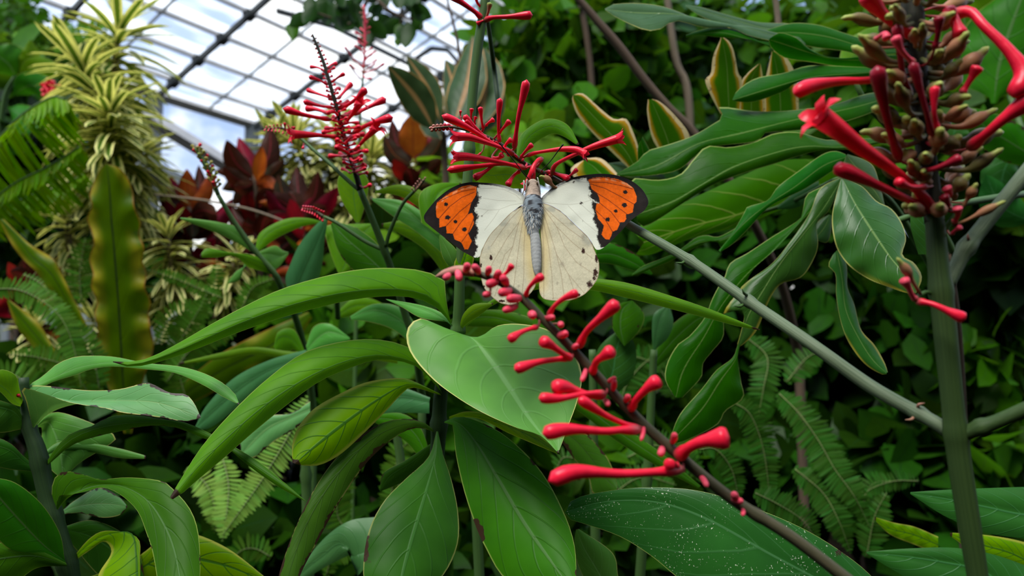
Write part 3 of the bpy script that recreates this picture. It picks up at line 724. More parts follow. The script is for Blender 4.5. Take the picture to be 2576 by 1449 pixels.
for li, y0_ in enumerate(np.linspace(-20, 520, 14)):
    y = y0_
    cx = np.interp(y, [-60, 500], [2292, 2345])
    for k in range(7):
        a = 2 * PI * (k / 7 + li * .37) + r2.uniform(-.4, .4); y = y0_ + r2.uniform(-22, 22)
        L = r2.uniform(70, 205) * (1.0 - .2 * (y > 430)); up = r2.uniform(-.05, .75)
        ca, sa = math.cos(a), math.sin(a)
        if sa > .55 and r2.random() < .5: continue
        base = (cx + ca * 20, y, .2 + sa * 20 * .2 / F)
        d1 = .2 + sa * L * .2 / F * 1.0
        pp = [base, (cx + ca * L * .5, y - L * .12 * up + 14, (.2 + d1) / 2), (cx + ca * L * .8, y - L * .3 * up, .2 * .2 + d1 * .8), (cx + ca * L, y - L * .55 * up, d1)]
        v, f, uv = bud_geo(pp, r2.uniform(14, 24), k=9, n=18, prof=POD)
        mesh_obj('seed_pod', v, f, M['calyx'] if r2.random() < .55 else M['podg'], spk, uv)
# small clusters below the big spike
cl = tube(R, 'flower_cluster', M['stem'], [(2378, 585, .199), (2388, 560, .198), (2420, 520, .196), (2450, 480, .194)], [7, 6, 5, 4], n=14, k=8)
for pp, w, mt in (([(2395, 570, .196), (2430, 555, .194), (2480, 530, .192), (2530, 505, .19)], 12, 'calyx'), ([(2420, 525, .196), (2440, 490, .194), (2458, 460, .192)], 13, 'calyx'), ([(2400, 560, .195), (2410, 540, .193), (2408, 520, .192)], 12, 'pink'), ([(2395, 590, .196), (2400, 582, .195), (2418, 570, .193)], 8, 'pink'), ([(2375, 500, .197), (2390, 490, .195), (2380, 470, .194)], 12, 'pink'), ([(2362, 520, .195), (2385, 518, .193), (2372, 490, .192)], 12, 'dred')):
    if mt == 'calyx':
        v, f, uv = bud_geo(pp, w, prof=POD); mesh_obj('seed_pod', v, f, M['calyx'], cl, uv)
    else: bud(cl, M[mt], pp, w)
cl = tube(R, 'flower_cluster', M['stem'], [(2350, 742, .197), (2330, 735, .195), (2310, 745, .193), (2302, 752, .192)], [5, 5, 5, 4], n=10, k=8)
for pp, w, mt in (([(2316, 740, .193), (2300, 715, .191), (2280, 680, .19), (2256, 648, .189)], 13, 'calyx'), ([(2306, 755, .192), (2296, 745, .191), (2286, 725, .19), (2272, 700, .189)], 13, 'pink'), ([(2306, 758, .192), (2345, 765, .189), (2390, 785, .187), (2430, 803, .186)], 15, 'red')):
    if mt == 'calyx':
        v, f, uv = bud_geo(pp, w, prof=POD); mesh_obj('seed_pod', v, f, M['calyx'], cl, uv)
    else: bud(cl, M[mt], pp, w)

# the butterfly's own spike, at the end of the long branch
fsp = tube(R, 'flower_spike', M['rach'], [(1470, 493, 0.2920), (1402, 454, 0.2955), (1358, 431, 0.2970), (1320, 412, 0.2980), (1292, 390, 0.2980), (1259, 363, 0.2980), (1232, 348, 0.2970), (1197, 334, 0.2960), (1166, 325, 0.2950), (1130, 319, 0.2940), (1092, 322, 0.2930)], [7, 6.5, 6, 6, 6, 5.5, 5, 4.5, 3.5, 2.6, 2], n=70, k=10)
FB = [([(1292, 388, 0.2960), (1243, 363, 0.2920), (1200, 335, 0.2880), (1160, 312, 0.2850), (1111, 290, 0.2830)], 10.5), ([(1320, 420, 0.2970), (1265, 412, 0.2950), (1190, 420, 0.2920), (1124, 428, 0.2900)], 10), ([(1243, 410, 0.2960), (1225, 428, 0.2940), (1192, 449, 0.2910)], 9.5), ([(1308, 430, 0.2970), (1292, 442, 0.2960), (1276, 467, 0.2940)], 8.5),
      ([(1294, 372, 0.2960), (1297, 345, 0.2930), (1305, 290, 0.2890), (1318, 235, 0.2860), (1325, 200, 0.2840)], 11.5), ([(1257, 358, 0.2960), (1254, 325, 0.2940), (1255, 285, 0.2910), (1258, 246, 0.2890)], 8.5), ([(1216, 325, 0.2950), (1212, 305, 0.2930), (1208, 268, 0.2910)], 6.5), ([(1186, 300, 0.2940), (1185, 290, 0.2930), (1187, 272, 0.2920)], 5.5), ([(1225, 350, 0.2940), (1200, 325, 0.2920), (1166, 290, 0.2900)], 8),
      ([(1222, 316, 0.2940), (1230, 308, 0.2930), (1243, 300, 0.2920)], 6.5), ([(1255, 335, 0.2950), (1266, 322, 0.2930), (1283, 303, 0.2910)], 7.5), ([(1310, 396, 0.2960), (1322, 380, 0.2940), (1340, 362, 0.2920)], 7), ([(1268, 372, 0.2940), (1275, 360, 0.2930), (1288, 350, 0.2920)], 7.5), ([(1203, 340, 0.2930), (1188, 318, 0.2910), (1170, 302, 0.2900)], 7),
      ([(1376, 432, 0.2960), (1395, 436, 0.2940), (1422, 446, 0.2920), (1432, 452, 0.2910)], 9), ([(1420, 452, 0.2930), (1436, 440, 0.2910), (1453, 425, 0.2890)], 6), ([(1240, 398, 0.2950), (1256, 396, 0.2930), (1264, 388, 0.2920)], 8), ([(1195, 312, 0.2940), (1194, 303, 0.2930), (1197, 293, 0.2930)], 5), ([(1160, 297, 0.2940), (1158, 287, 0.2940), (1159, 278, 0.2930)], 3.5), ([(1210, 385, 0.2950), (1200, 392, 0.2940), (1190, 397, 0.2940)], 5)]
for p_, w in FB: bud(fsp, M['red'], p_, w, k=12, n=22)
for p_, w, s_ in (([(1292, 386, 0.2950), (1262, 372, 0.2910), (1215, 356, 0.2870), (1180, 345, 0.2845), (1150, 344, 0.2830)], 11, 1), ([(1322, 424, 0.2960), (1270, 410, 0.2920), (1215, 400, 0.2890), (1175, 394, 0.2860), (1152, 394, 0.2850)], 11, 4), ([(1388, 440, 0.2950), (1396, 416, 0.2920), (1430, 396, 0.2880), (1490, 370, 0.2850), (1552, 350, 0.2830)], 11, 3), ([(1324, 392, 0.2960), (1350, 384, 0.2920), (1404, 376, 0.2890), (1445, 376, 0.2870), (1466, 384, 0.2860)], 9.5, 5), ([(1364, 400, 0.2940), (1352, 405, 0.2910), (1342, 420, 0.2890), (1338, 440, 0.2890), (1334, 456, 0.2920)], 12, 2)):
    flower(fsp, M['redo'], p_, w, pl=1.9, spread=.45, n=22, k=14, seed=s_)
for k in range(40):
    k = k * .65; t = k / 25; x = np.interp(t, [0, 1], [1088, 1180]) if k < 14 else np.interp(k, [14, 25], [1190, 1390])
    y = np.interp(x, [1084, 1126, 1166, 1232, 1292, 1358, 1402], [323, 319, 322, 348, 390, 431, 454]); a = k * 2.4
    L = 7 if k < 14 else 9
    bud(fsp, M['tipbud'] if k < 8 else M['pink'], [(x, y, 0.2960), (x - 3 + L * .6 * math.cos(a), y + L * .6 * math.sin(a), 0.2950), (x - 6 + L * math.cos(a), y + L * math.sin(a), 0.2940)], 4.6 if k < 14 else 3.2, k=8, n=9, prof=([0, .15, .5, .85, .96, 1], [.55, .8, 1, .9, .5, .08]))
v, f, uv = bud_geo([(1410, 478, 0.2920), (1392, 468, 0.2900), (1375, 450, 0.2890), (1357, 443, 0.2880)], 10, prof=POD); mesh_obj('seed_pod', v, f, M['calyx'], fsp, uv)

# ---- the blurred spike in front of the butterfly
SPK = thing('flowering_firespike', 'slanting dark flower stem with red club buds in front of the butterfly', 'flower stem', P(2130, 1460, .19))
sp = tube(SPK, 'stem', M['rach'], [(2220, 1530, .185), (2120, 1449, .187), (1990, 1350, .189), (1857, 1266, .191), (1771, 1200, .192), (1698, 1137, .193), (1629, 1077, .194), (1561, 1009, .195), (1488, 930, .196), (1424, 862, .197), (1370, 808, .198), (1315, 752, .199), (1260, 712, .2), (1206, 690, .201), (1160, 682, .202)], [17, 16, 15, 14.5, 14, 13.5, 13, 12.5, 12, 11, 10.5, 10, 9, 8.5, 8], n=90, k=14, nodes=[(1905, 1297)], swell=.2)
bud(sp, M['tipbud'], [(1195, 688, .201), (1160, 680, .202), (1125, 686, .203), (1096, 696, .204)], 13, k=12, prof=([0, .2, .5, .8, 1], [.7, 1, .95, .7, .15]), name='spike_tip')
SB = [([(1352, 822, .196), (1320, 832, .192), (1300, 842, .19), (1281, 856, .188)], 11), ([(1434, 900, .195), (1395, 905, .191), (1350, 912, .188), (1294, 930, .185)], 13), ([(1436, 902, .194), (1410, 885, .19), (1385, 868, .188), (1361, 856, .186)], 14.5), ([(1520, 992, .194), (1480, 994, .19), (1420, 974, .186), (1390, 976, .184)], 18), ([(1522, 990, .192), (1470, 991, .187), (1410, 1002, .183), (1355, 1001, .181)], 13), ([(1611, 1080, .193), (1560, 1062, .19), (1515, 1040, .187), (1455, 1002, .184)], 13),
      ([(1607, 1082, .192), (1560, 1082, .187), (1520, 1085, .184), (1430, 1080, .18), (1364, 1091, .178)], 18), ([(1716, 1180, .19), (1660, 1187, .185), (1560, 1192, .181), (1450, 1187, .177), (1380, 1210, .175)], 20), ([(1702, 1172, .188), (1690, 1165, .185), (1682, 1170, .183)], 14), ([(1456, 872, .196), (1475, 835, .192), (1505, 805, .188), (1556, 760, .185)], 16), ([(1490, 938, .195), (1500, 910, .191), (1520, 895, .188), (1542, 880, .186)], 16), ([(1586, 1030, .194), (1602, 1003, .19), (1630, 975, .187), (1660, 955, .185)], 17),
      ([(1706, 1148, .192), (1730, 1128, .188), (1770, 1110, .184), (1835, 1100, .181)], 26), ([(1380, 795, .197), (1395, 770, .194), (1420, 750, .192), (1455, 736, .19)], 11), ([(1322, 745, .199), (1330, 725, .196), (1345, 708, .194), (1366, 694, .192)], 10), ([(1258, 705, .2), (1262, 695, .198), (1275, 685, .196), (1290, 665, .195)], 8)]
for p_, w in SB: bud(sp, M['red'], p_, w * 1.1, k=14, n=24)
r3 = random.Random(5)
small = [(1405, 845, 1425, 838, 11), (1375, 800, 1392, 798, 9), (1335, 790, 1340, 795, 12), (1408, 815, 1410, 818, 9), (1225, 690, 1230, 672, 9), (1205, 688, 1190, 668, 10), (1170, 684, 1175, 664, 10), (1150, 682, 1155, 705, 10), (1250, 708, 1225, 716, 12), (1285, 730, 1255, 738, 12), (1275, 718, 1262, 695, 11), (1310, 750, 1275, 752, 12), (1300, 770, 1265, 782, 10), (1245, 700, 1255, 682, 10), (1130, 690, 1118, 700, 9), (1232, 738, 1218, 742, 9), (1440, 875, 1452, 868, 8), (1540, 985, 1545, 955, 8), (1572, 1010, 1580, 995, 9), (1530, 960, 1548, 950, 7), (1690, 1115, 1697, 1090, 9), (1665, 1125, 1660, 1145, 10), (1520, 1005, 1530, 1020, 8), (1850, 1262, 1845, 1240, 10), (1840, 1255, 1868, 1262, 9), (1868, 1280, 1868, 1297, 6), (1475, 925, 1462, 960, 7), (1620, 1068, 1612, 1110, 6), (1760, 1195, 1780, 1225, 8)]
for x0, y0, x1, y1, w in small:
    d = np.interp(x0, [1100, 2120], [.202, .187])
    bud(sp, M['pink'], [(x0, y0, d), ((x0 + x1) / 2 + 2, (y0 + y1) / 2, d - .003), (x1, y1, d - .005)], w, k=10, n=12, prof=([0, .15, .5, .85, .96, 1], [.55, .8, 1, .9, .5, .08]))

# ---- the leafy firespike below the butterfly
C = plant('firespike_plant', 'leafy green plant with large heart leaf just below the butterfly', 'plant', (1105, 1160, .35))
pts, rr = to_soil([(1098, 1165, .352), (1103, 1100, .35), (1108, 1000, .346), (1122, 920, .342), (1152, 838, .336), (1155, 760, .334), (1158, 660, .333), (1168, 540, .334), (1180, 400, .336), (1187, 260, .337), (1202, 120, .338), (1218, 20, .339), (1224, -40, .34)], [19, 19, 18, 17, 16, 14, 13, 13, 12.5, 12.5, 12.5, 12, 12])
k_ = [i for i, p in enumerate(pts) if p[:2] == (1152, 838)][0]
tube(C, 'stem', M['stemd'], pts[:k_ + 1], rr[:k_ + 1], n=60, k=14, nodes=[(1105, 1070)], swell=.3, label='woody lower stem, darkened for shade')  # part older wood, part shade painted in as a darker stem colour
tube(C, 'stem', M['stem'], pts[k_:], rr[k_:], n=90, k=14, nodes=[(1152, 832), (1184, 378)], swell=.3)
leafE(C, M['fresh'], [(1142, 828, .334), (1112, 772, .332), (1072, 742, .33), (1000, 728, .326), (900, 732, .32), (800, 750, .315), (700, 778, .31), (600, 815, .305), (520, 850, .3), (440, 885, .296), (370, 910, .293), (320, 918, .291), (284, 910, .29)],
      [(1138, 825), (1122, 760), (1118, 705), (1060, 681), (990, 674), (900, 678), (800, 699), (700, 730), (600, 778), (520, 822), (440, 868), (370, 902), (320, 911), (284, 909)],
      [(1144, 829), (1105, 780), (1065, 756), (1000, 745), (900, 752), (800, 774), (700, 802), (600, 836), (520, 868), (440, 898), (370, 918), (320, 922), (284, 911)], dl=.9, dr=.7, wave=.06)
leafE(C, M['fresh'], [(1112, 990, .342), (1078, 935, .338), (1030, 907, .333), (950, 893, .326), (860, 912, .318), (760, 958, .309), (660, 1025, .3), (570, 1103, .29), (500, 1172, .283), (455, 1225, .278), (430, 1254, .274)],
      [(1110, 985), (1085, 925), (1055, 890), (1000, 863), (930, 853), (850, 861), (760, 889), (670, 955), (590, 1030), (510, 1120), (455, 1205), (428, 1250)],
      [(1114, 993), (1072, 941), (1028, 914), (950, 905), (870, 930), (800, 962), (720, 1020), (640, 1085), (560, 1155), (500, 1205), (460, 1240), (435, 1256)], dl=.8, dr=.5, wave=.05)
leafE(C, M['yel'], [(1108, 992, .342), (1050, 968, .338), (1008, 972, .333), (940, 1012, .326), (870, 1062, .318), (800, 1117, .31), (742, 1166, .305)],
      [(1106, 990), (1030, 955), (985, 952), (920, 962), (860, 988), (790, 1028), (748, 1078), (735, 1120), (736, 1164)],
      [(1110, 995), (1040, 975), (1012, 990), (970, 1035), (920, 1085), (860, 1140), (810, 1168), (775, 1172), (745, 1168)], dl=.5, dr=.3, wave=.06)
leafE(C, M['olive'], [(1092, 1085, .346), (1060, 1064, .34), (1000, 1072, .333), (930, 1108, .325), (860, 1180, .316), (800, 1265, .307), (760, 1345, .3), (728, 1440, .292), (712, 1520, .287)],
      [(1090, 1080), (1050, 1056), (980, 1058), (915, 1090), (845, 1152), (785, 1240), (738, 1340), (703, 1440), (690, 1520)],
      [(1094, 1088), (1055, 1076), (1005, 1092), (935, 1150), (885, 1215), (835, 1295), (795, 1370), (756, 1445), (735, 1520)], dl=.4, dr=.3, wave=.08)
leafE(C, M['dark'], [(1100, 1085, .345), (1098, 1135, .338), (1085, 1190, .33), (1062, 1270, .318), (1035, 1360, .306), (1012, 1450, .296), (1000, 1530, .288)],
      [(1098, 1085), (1078, 1150), (1020, 1205), (965, 1262), (928, 1335), (914, 1420), (925, 1480), (1000, 1530)],
      [(1102, 1085), (1115, 1145), (1135, 1205), (1152, 1285), (1152, 1365), (1120, 1440), (1060, 1500), (1000, 1530)], dl=-.05, dr=.25, camber=.08, wave=.03, nv=7)
leafE(C, M['dark'], [(1098, 1110, .352), (1040, 1160, .352), (985, 1195, .352), (955, 1235, .352)], [(1096, 1108), (1020, 1158), (965, 1190), (955, 1235)], [(1100, 1113), (1050, 1190), (1010, 1215), (955, 1237)], dl=.3, dr=.3)
leafE(C, M['mid'], [(1118, 1062, .34), (1150, 1062, .334), (1195, 1110, .326), (1250, 1200, .312), (1315, 1310, .296), (1385, 1410, .281), (1450, 1500, .268)],
      [(1117, 1063), (1139, 1070), (1148, 1150), (1175, 1260), (1220, 1375), (1290, 1470), (1450, 1500)],
      [(1119, 1060), (1165, 1048), (1255, 1085), (1345, 1165), (1405, 1260), (1445, 1370), (1450, 1500)], dl=.1, dr=.25, camber=.1, wave=.03, nv=7)
leafE(C, M['pale'], [(1152, 840, .336), (1190, 852, .33), (1235, 905, .318), (1280, 972, .303), (1322, 1040, .288), (1362, 1092, .277), (1404, 1139, .268)],
      [(1150, 838), (1120, 828), (1058, 801), (1024, 830), (1032, 885), (1085, 950), (1150, 1000), (1220, 1041), (1300, 1076), (1360, 1096), (1402, 1138)],
      [(1154, 842), (1205, 848), (1250, 820), (1310, 815), (1385, 832), (1440, 880), (1464, 945), (1452, 1010), (1432, 1065), (1405, 1138)], dl=[.0, .15, .05, -.1, -.1, 0], dr=[.1, .2, .25, .2, .1, 0], camber=.1, wave=.02, nv=8, nu=34)
leafE(C, M['yel'], [(1130, 1050, .345), (1180, 1045, .34), (1260, 1065, .33), (1340, 1100, .315), (1408, 1142, .3)], [(1130, 1048), (1180, 1035), (1260, 1050), (1340, 1085), (1408, 1140)], [(1130, 1053), (1200, 1052), (1280, 1090), (1350, 1120), (1408, 1144)], dl=.4, dr=.1)
# young leaves at the upper node
leafE(C, M['pale'], [(1150, 832, .338), (1110, 800, .345), (1060, 775, .352), (970, 752, .362)], [(1148, 830), (1115, 790), (1060, 768), (970, 752)], [(1152, 836), (1130, 812), (1060, 800), (1010, 772), (970, 753)], dl=.3, dr=-.3)
leafE(C, M['fresh'], [(1155, 832, .334), (1172, 800, .33), (1200, 778, .328), (1240, 765, .327)], [(1154, 830), (1166, 790), (1195, 765), (1240, 762)], [(1157, 833), (1178, 812), (1205, 795), (1240, 766)], dl=.4, dr=.3)
leafE(C, M['fresh'], [(1158, 830, .338), (1240, 760, .345), (1340, 718, .345), (1470, 712, .34), (1570, 728, .335), (1690, 760, .328), (1800, 792, .322), (1912, 830, .316)],
      [(1156, 828), (1240, 752), (1340, 702), (1470, 700), (1570, 710), (1690, 745), (1800, 783), (1912, 829)], [(1160, 833), (1240, 768), (1340, 730), (1470, 728), (1570, 748), (1690, 778), (1800, 806), (1860, 822), (1912, 831)], dl=.5, dr=.5)
leafE(C, M['pale'], [(1150, 690, .334), (1140, 665, .332), (1128, 635, .331), (1105, 590, .331)], [(1146, 688), (1115, 650), (1106, 610), (1105, 590)], [(1154, 690), (1160, 660), (1145, 625), (1107, 590)], dl=.2, dr=.3)
leafE(C, M['yel'], [(1156, 700, .333), (1160, 680, .331), (1168, 655, .331), (1178, 620, .332)], [(1152, 698), (1142, 670), (1150, 640), (1176, 622)], [(1160, 700), (1186, 672), (1192, 645), (1180, 622)], dl=.2, dr=.3)
leafE(C, M['fresh'], [(1182, 378, .337), (1190, 420, .34), (1230, 440, .345), (1285, 440, .35), (1340, 470, .355)], [(1182, 376), (1200, 405), (1240, 418), (1300, 425), (1340, 468)], [(1182, 380), (1186, 440), (1230, 470), (1290, 475), (1340, 472)], dl=.2, dr=.2, wave=.08)
# red blossom where the stem leaves the frame
spc = tube(C, 'flower_spike', M['rach'], [(1222, 0, .339), (1230, -60, .34), (1238, -140, .342)], [11, 9, 5], n=20, k=10)
for p_, w, mt in (([(1218, 52, .338), (1240, 44, .335), (1280, 42, .332), (1340, 38, .33)], 11, 'red'), ([(1214, 48, .338), (1195, 30, .336), (1170, 12, .334), (1125, -20, .332)], 12, 'red'), ([(1222, 50, .338), (1228, 30, .336), (1233, 6, .335)], 7, 'calyx'), ([(1216, 52, .337), (1206, 56, .336), (1199, 60, .336)], 6, 'red'), ([(1212, 20, .339), (1200, 5, .337), (1195, -20, .336)], 7, 'red')):
    bud(spc, M[mt], p_, w, k=12, n=20)
tube(C, 'stem', M['stemd'], [(1258, 330, .42), (1252, 250, .42), (1240, 150, .42), (1226, 50, .345), (1222, 30, .34)], [5, 6, 6, 5, 4], k=8)

# ---- leafy plant at the lower corner
L_ = plant('firespike_plant', 'leafy plant with dark stem cut off at the top and large pale scorched leaf', 'plant', (180, 1449, .33))
pts, rr = to_soil([(183, 1490, .335), (172, 1430, .335), (140, 1320, .335), (115, 1230, .336), (93, 1130, .337), (75, 1080, .338), (64, 1010, .339), (60, 950, .34)], [23, 23, 22, 21, 20, 16, 12, 11])
tube(L_, 'stem', M['stemd'], pts, rr, n=70, k=14, nodes=[(90, 1165), (138, 1292), (172, 1412), (70, 1075)], swell=.22)
leafE(L_, M['pale'], [(66, 985, .339), (95, 968, .342), (135, 950, .343), (200, 924, .34), (270, 913, .335), (340, 917, .33), (430, 930, .323), (510, 952, .315), (565, 985, .308), (602, 1017, .303)],
      [(64, 980), (85, 960), (110, 945), (140, 918), (183, 899), (230, 895), (290, 898), (366, 913), (447, 921), (508, 937), (560, 963), (594, 995), (602, 1016)],
      [(68, 988), (110, 972), (140, 958), (191, 943), (228, 929), (285, 922), (366, 929), (439, 938), (508, 967), (561, 998), (600, 1017)], dl=.9, dr=-.2)
leafE(L_, M['pale_burn'], [(82, 1080, .337), (108, 1052, .334), (150, 1028, .33), (210, 1014, .325), (300, 1008, .318), (400, 1014, .312), (505, 1050, .305)],
      [(80, 1078), (66, 1000), (56, 975), (85, 970), (142, 973), (220, 982), (300, 979), (366, 963), (392, 970), (427, 988), (467, 992), (488, 1014), (505, 1049)],
      [(84, 1082), (66, 1010), (55, 976), (102, 987), (163, 1009), (211, 1019), (260, 1026), (309, 1038), (358, 1044), (406, 1050), (467, 1060), (505, 1051)], dl=.7, dr=-.35, nu=40, camber=.04)
leafE(L_, M['mid'], [(118, 1168, .336), (140, 1142, .333), (172, 1110, .33), (225, 1083, .326), (290, 1068, .322), (370, 1062, .317), (440, 1066, .312), (505, 1090, .307), (560, 1117, .303), (620, 1158, .298), (690, 1205, .293), (768, 1260, .288)],
      [(116, 1164), (134, 1136), (175, 1092), (244, 1067), (265, 1050), (325, 1043), (406, 1053), (467, 1063), (528, 1090), (581, 1119), (650, 1161), (711, 1210), (768, 1259)],
      [(120, 1171), (146, 1148), (175, 1124), (225, 1103), (325, 1080), (386, 1070), (447, 1077), (508, 1101), (569, 1126), (618, 1166), (667, 1202), (711, 1231), (768, 1261)], dl=.8, dr=.2)
leafE(L_, M['mid'], [(138, 1292, .335), (165, 1258, .33), (200, 1236, .326), (250, 1221, .32), (310, 1224, .313), (370, 1258, .305), (412, 1318, .297), (440, 1390, .289), (460, 1500, .278)],
      [(136, 1290), (130, 1240), (136, 1205), (160, 1186), (205, 1192), (250, 1206), (320, 1201), (406, 1210), (440, 1235), (478, 1280), (498, 1335), (504, 1420), (500, 1500)],
      [(140, 1294), (148, 1248), (175, 1245), (215, 1236), (260, 1226), (305, 1246), (346, 1286), (368, 1340), (385, 1395), (402, 1500)], dl=.5, dr=.15, camber=.08, nu=32)
leafE(L_, M['pale'], [(80, 1085, .352), (118, 1062, .356), (137, 1090, .355), (150, 1140, .353), (160, 1205, .35)], [(80, 1083), (130, 1038), (200, 1052), (285, 1092), (280, 1115), (200, 1165), (160, 1207)], [(80, 1087), (104, 1075), (106, 1130), (128, 1180), (160, 1206)], dl=.1, dr=.3, camber=.1)
leafE(L_, M['pale_burn'], [(140, 1300, .36), (180, 1278, .358), (230, 1268, .352), (280, 1268, .347), (320, 1275, .343)], [(140, 1298), (190, 1258), (250, 1227), (300, 1250), (320, 1273)], [(140, 1303), (190, 1290), (255, 1302), (300, 1296), (320, 1277)], dl=.4, dr=-.2)
leafE(L_, M['yel'], [(180, 1412, .338), (220, 1372, .334), (265, 1346, .332), (330, 1340, .33), (345, 1400, .322), (348, 1480, .315)], [(178, 1410), (225, 1355), (270, 1335), (345, 1352), (352, 1410), (352, 1480)], [(182, 1415), (225, 1385), (262, 1362), (280, 1390), (250, 1440), (240, 1480)], dl=.3, dr=.1)
leafE(L_, M['dark'], [(98, 1185, .338), (60, 1162, .337), (20, 1130, .336), (-60, 1110, .334)], [(97, 1180), (62, 1150), (20, 1112), (-60, 1080)], [(100, 1190), (70, 1185), (20, 1180), (-60, 1160)], dl=.3, dr=.2)
leafE(L_, M['mid'], [(165, 1412, .33), (110, 1372, .325), (50, 1310, .318), (-20, 1230, .31)], [(163, 1408), (150, 1340), (105, 1268), (40, 1215), (-20, 1200)], [(166, 1416), (80, 1405), (20, 1380), (-20, 1340)], dl=.2, dr=.1, camber=.12, nv=7)
leafE(L_, M['mid'], [(168, 1420, .328), (85, 1398, .322), (0, 1405, .315), (-60, 1420, .31)], [(166, 1416), (85, 1380), (0, 1365), (-60, 1370)], [(168, 1424), (90, 1430), (20, 1480), (-60, 1490)], dl=.3, dr=.2)
leafE(L_, M['dark'], [(68, 1075, .338), (40, 1040, .334), (15, 1028, .33), (-50, 1015, .325)], [(66, 1072), (45, 1028), (15, 1012), (-50, 995)], [(70, 1078), (50, 1080), (10, 1088), (-50, 1090)], dl=.3, dr=-.1)
leafE(L_, M['fresh'], [(58, 1020, .338), (40, 1012, .334), (20, 985, .33), (-20, 955, .326)], [(60, 1016), (50, 980), (40, 945), (10, 930), (-20, 935)], [(56, 1024), (30, 1015), (5, 990), (-20, 970)], dl=.2, dr=.2)
leafE(L_, M['pale'], [(100, 1150, .345), (150, 1125, .35), (228, 1124, .352), (300, 1140, .35), (366, 1153, .348)], [(100, 1148), (150, 1112), (228, 1115), (300, 1128), (366, 1146)], [(100, 1153), (150, 1135), (228, 1138), (300, 1152), (366, 1155)], dl=.5, dr=.2)
leafE(L_, M['yel'], [(186, 1470, .345), (330, 1440, .35), (420, 1400, .352), (560, 1420, .35), (680, 1470, .345)], [(184, 1466), (330, 1410), (440, 1340), (560, 1372), (680, 1462)], [(188, 1474), (330, 1470), (440, 1480), (560, 1490), (680, 1480)], dl=.3, dr=.2)
leafE(L_, M['dark'], [(150, 1330, .35), (230, 1350, .352), (300, 1400, .35), (360, 1490, .345)], [(150, 1328), (240, 1310), (340, 1370), (370, 1490)], [(150, 1333), (190, 1380), (240, 1440), (300, 1490)], dl=.2, dr=.2)
bud(L_, M['red'], [(52, 1000, .336), (48, 996, .334), (45, 994, .332)], 5, k=8, n=8)
# ------------------------------------------------------------------ big lobed plant beside the butterfly
H = plant('lobed_philodendron', 'big glossy plant with long wavy ribbon lobes, some with yellow scorched rims', 'plant', (2150, 900, .52))
def hl(mat, mid, L, Rr, **k): return leafE(H, M[mat], mid, L, Rr, name='leaf_lobe', **k)
# grey sheen blades at the top
hl('philg', [(2130, 110, .47), (1980, 96, .455), (1880, 70, .45), (1790, 52, .445), (1700, 35, .44), (1600, 32, .44), (1523, 24, .44)],
   [(2130, 105), (1990, 90), (1880, 66), (1788, 60), (1745, 45), (1674, 18), (1605, 8), (1540, 11), (1522, 22)], [(2130, 118), (1985, 110), (1880, 88), (1838, 69), (1774, 70), (1700, 52), (1665, 72), (1628, 77), (1583, 60), (1540, 38), (1522, 25)], dl=.5, dr=-.5, wave=.15, wf=2)
hl('philg', [(2135, 105, .48), (2000, 75, .47), (1930, 72, .465), (1830, 45, .46), (1724, 14, .455)], [(2135, 98), (2000, 62), (1948, 58), (1902, 55), (1834, 38), (1765, 18), (1724, 12)], [(2135, 110), (2000, 88), (1950, 80), (1884, 88), (1834, 70), (1765, 42), (1724, 16)], dl=.6, dr=-.5)
hl('phil', [(2280, 130, .47), (2180, 120, .46), (2080, 92, .46), (1990, 82, .46), (1908, 86, .46)], [(2280, 128), (2180, 100), (2120, 82), (2060, 63), (1994, 58), (1940, 72), (1908, 84)], [(2280, 132), (2180, 140), (2120, 128), (2040, 118), (1980, 100), (1908, 89)], dl=.5, dr=-.2)
hl('phil', [(2290, 140, .46), (2190, 150, .45), (2100, 148, .445), (2030, 130, .44), (1975, 112, .44), (1935, 100, .44)], [(2290, 138), (2190, 140), (2120, 146), (2071, 140), (2030, 118), (2003, 95), (1962, 82), (1935, 98)], [(2290, 142), (2190, 168), (2130, 170), (2040, 156), (1975, 146), (1942, 122), (1934, 102)], dl=-.3, dr=.6, wave=.1)
hl('phil', [(1935, 112, .45), (1880, 98, .448), (1811, 82, .446), (1726, 90, .445)], [(1935, 105), (1905, 102), (1875, 82), (1811, 67), (1760, 76), (1725, 88)], [(1939, 121), (1893, 100), (1811, 94), (1760, 88), (1726, 94)], dl=.5, dr=.2)
hl('phily', [(1835, 300, .475), (1832, 230, .472), (1828, 160, .47), (1816, 93, .468)], [(1812, 285), (1788, 240), (1774, 202), (1788, 185), (1794, 142), (1812, 100), (1814, 93)], [(1862, 285), (1866, 202), (1857, 183), (1847, 132), (1835, 105), (1818, 93)], dl=.1, dr=.3)
hl('phily', [(1890, 300, .48), (1890, 240, .478), (1890, 200, .476), (1911, 160, .475)], [(1860, 290), (1862, 215), (1880, 185), (1909, 160)], [(1925, 290), (1922, 220), (1918, 185), (1913, 160)], dl=.2, dr=.3)
hl('phily', [(1965, 300, .482), (1962, 240, .48), (1955, 180, .478), (1944, 128, .476)], [(1920, 290), (1918, 232), (1930, 180), (1942, 129)], [(2010, 290), (2005, 200), (1975, 140), (1946, 128)], dl=.2, dr=.3)
hl('phil', [(2270, 175, .45), (2150, 185, .44), (2039, 195, .44), (1940, 222, .438), (1843, 252, .437)], [(2270, 173), (2150, 168), (2039, 165), (1971, 184), (1902, 197), (1857, 226), (1843, 250)], [(2270, 178), (2150, 203), (2080, 200), (2007, 207), (1971, 230), (1893, 257), (1844, 254)], dl=.9, dr=.5)
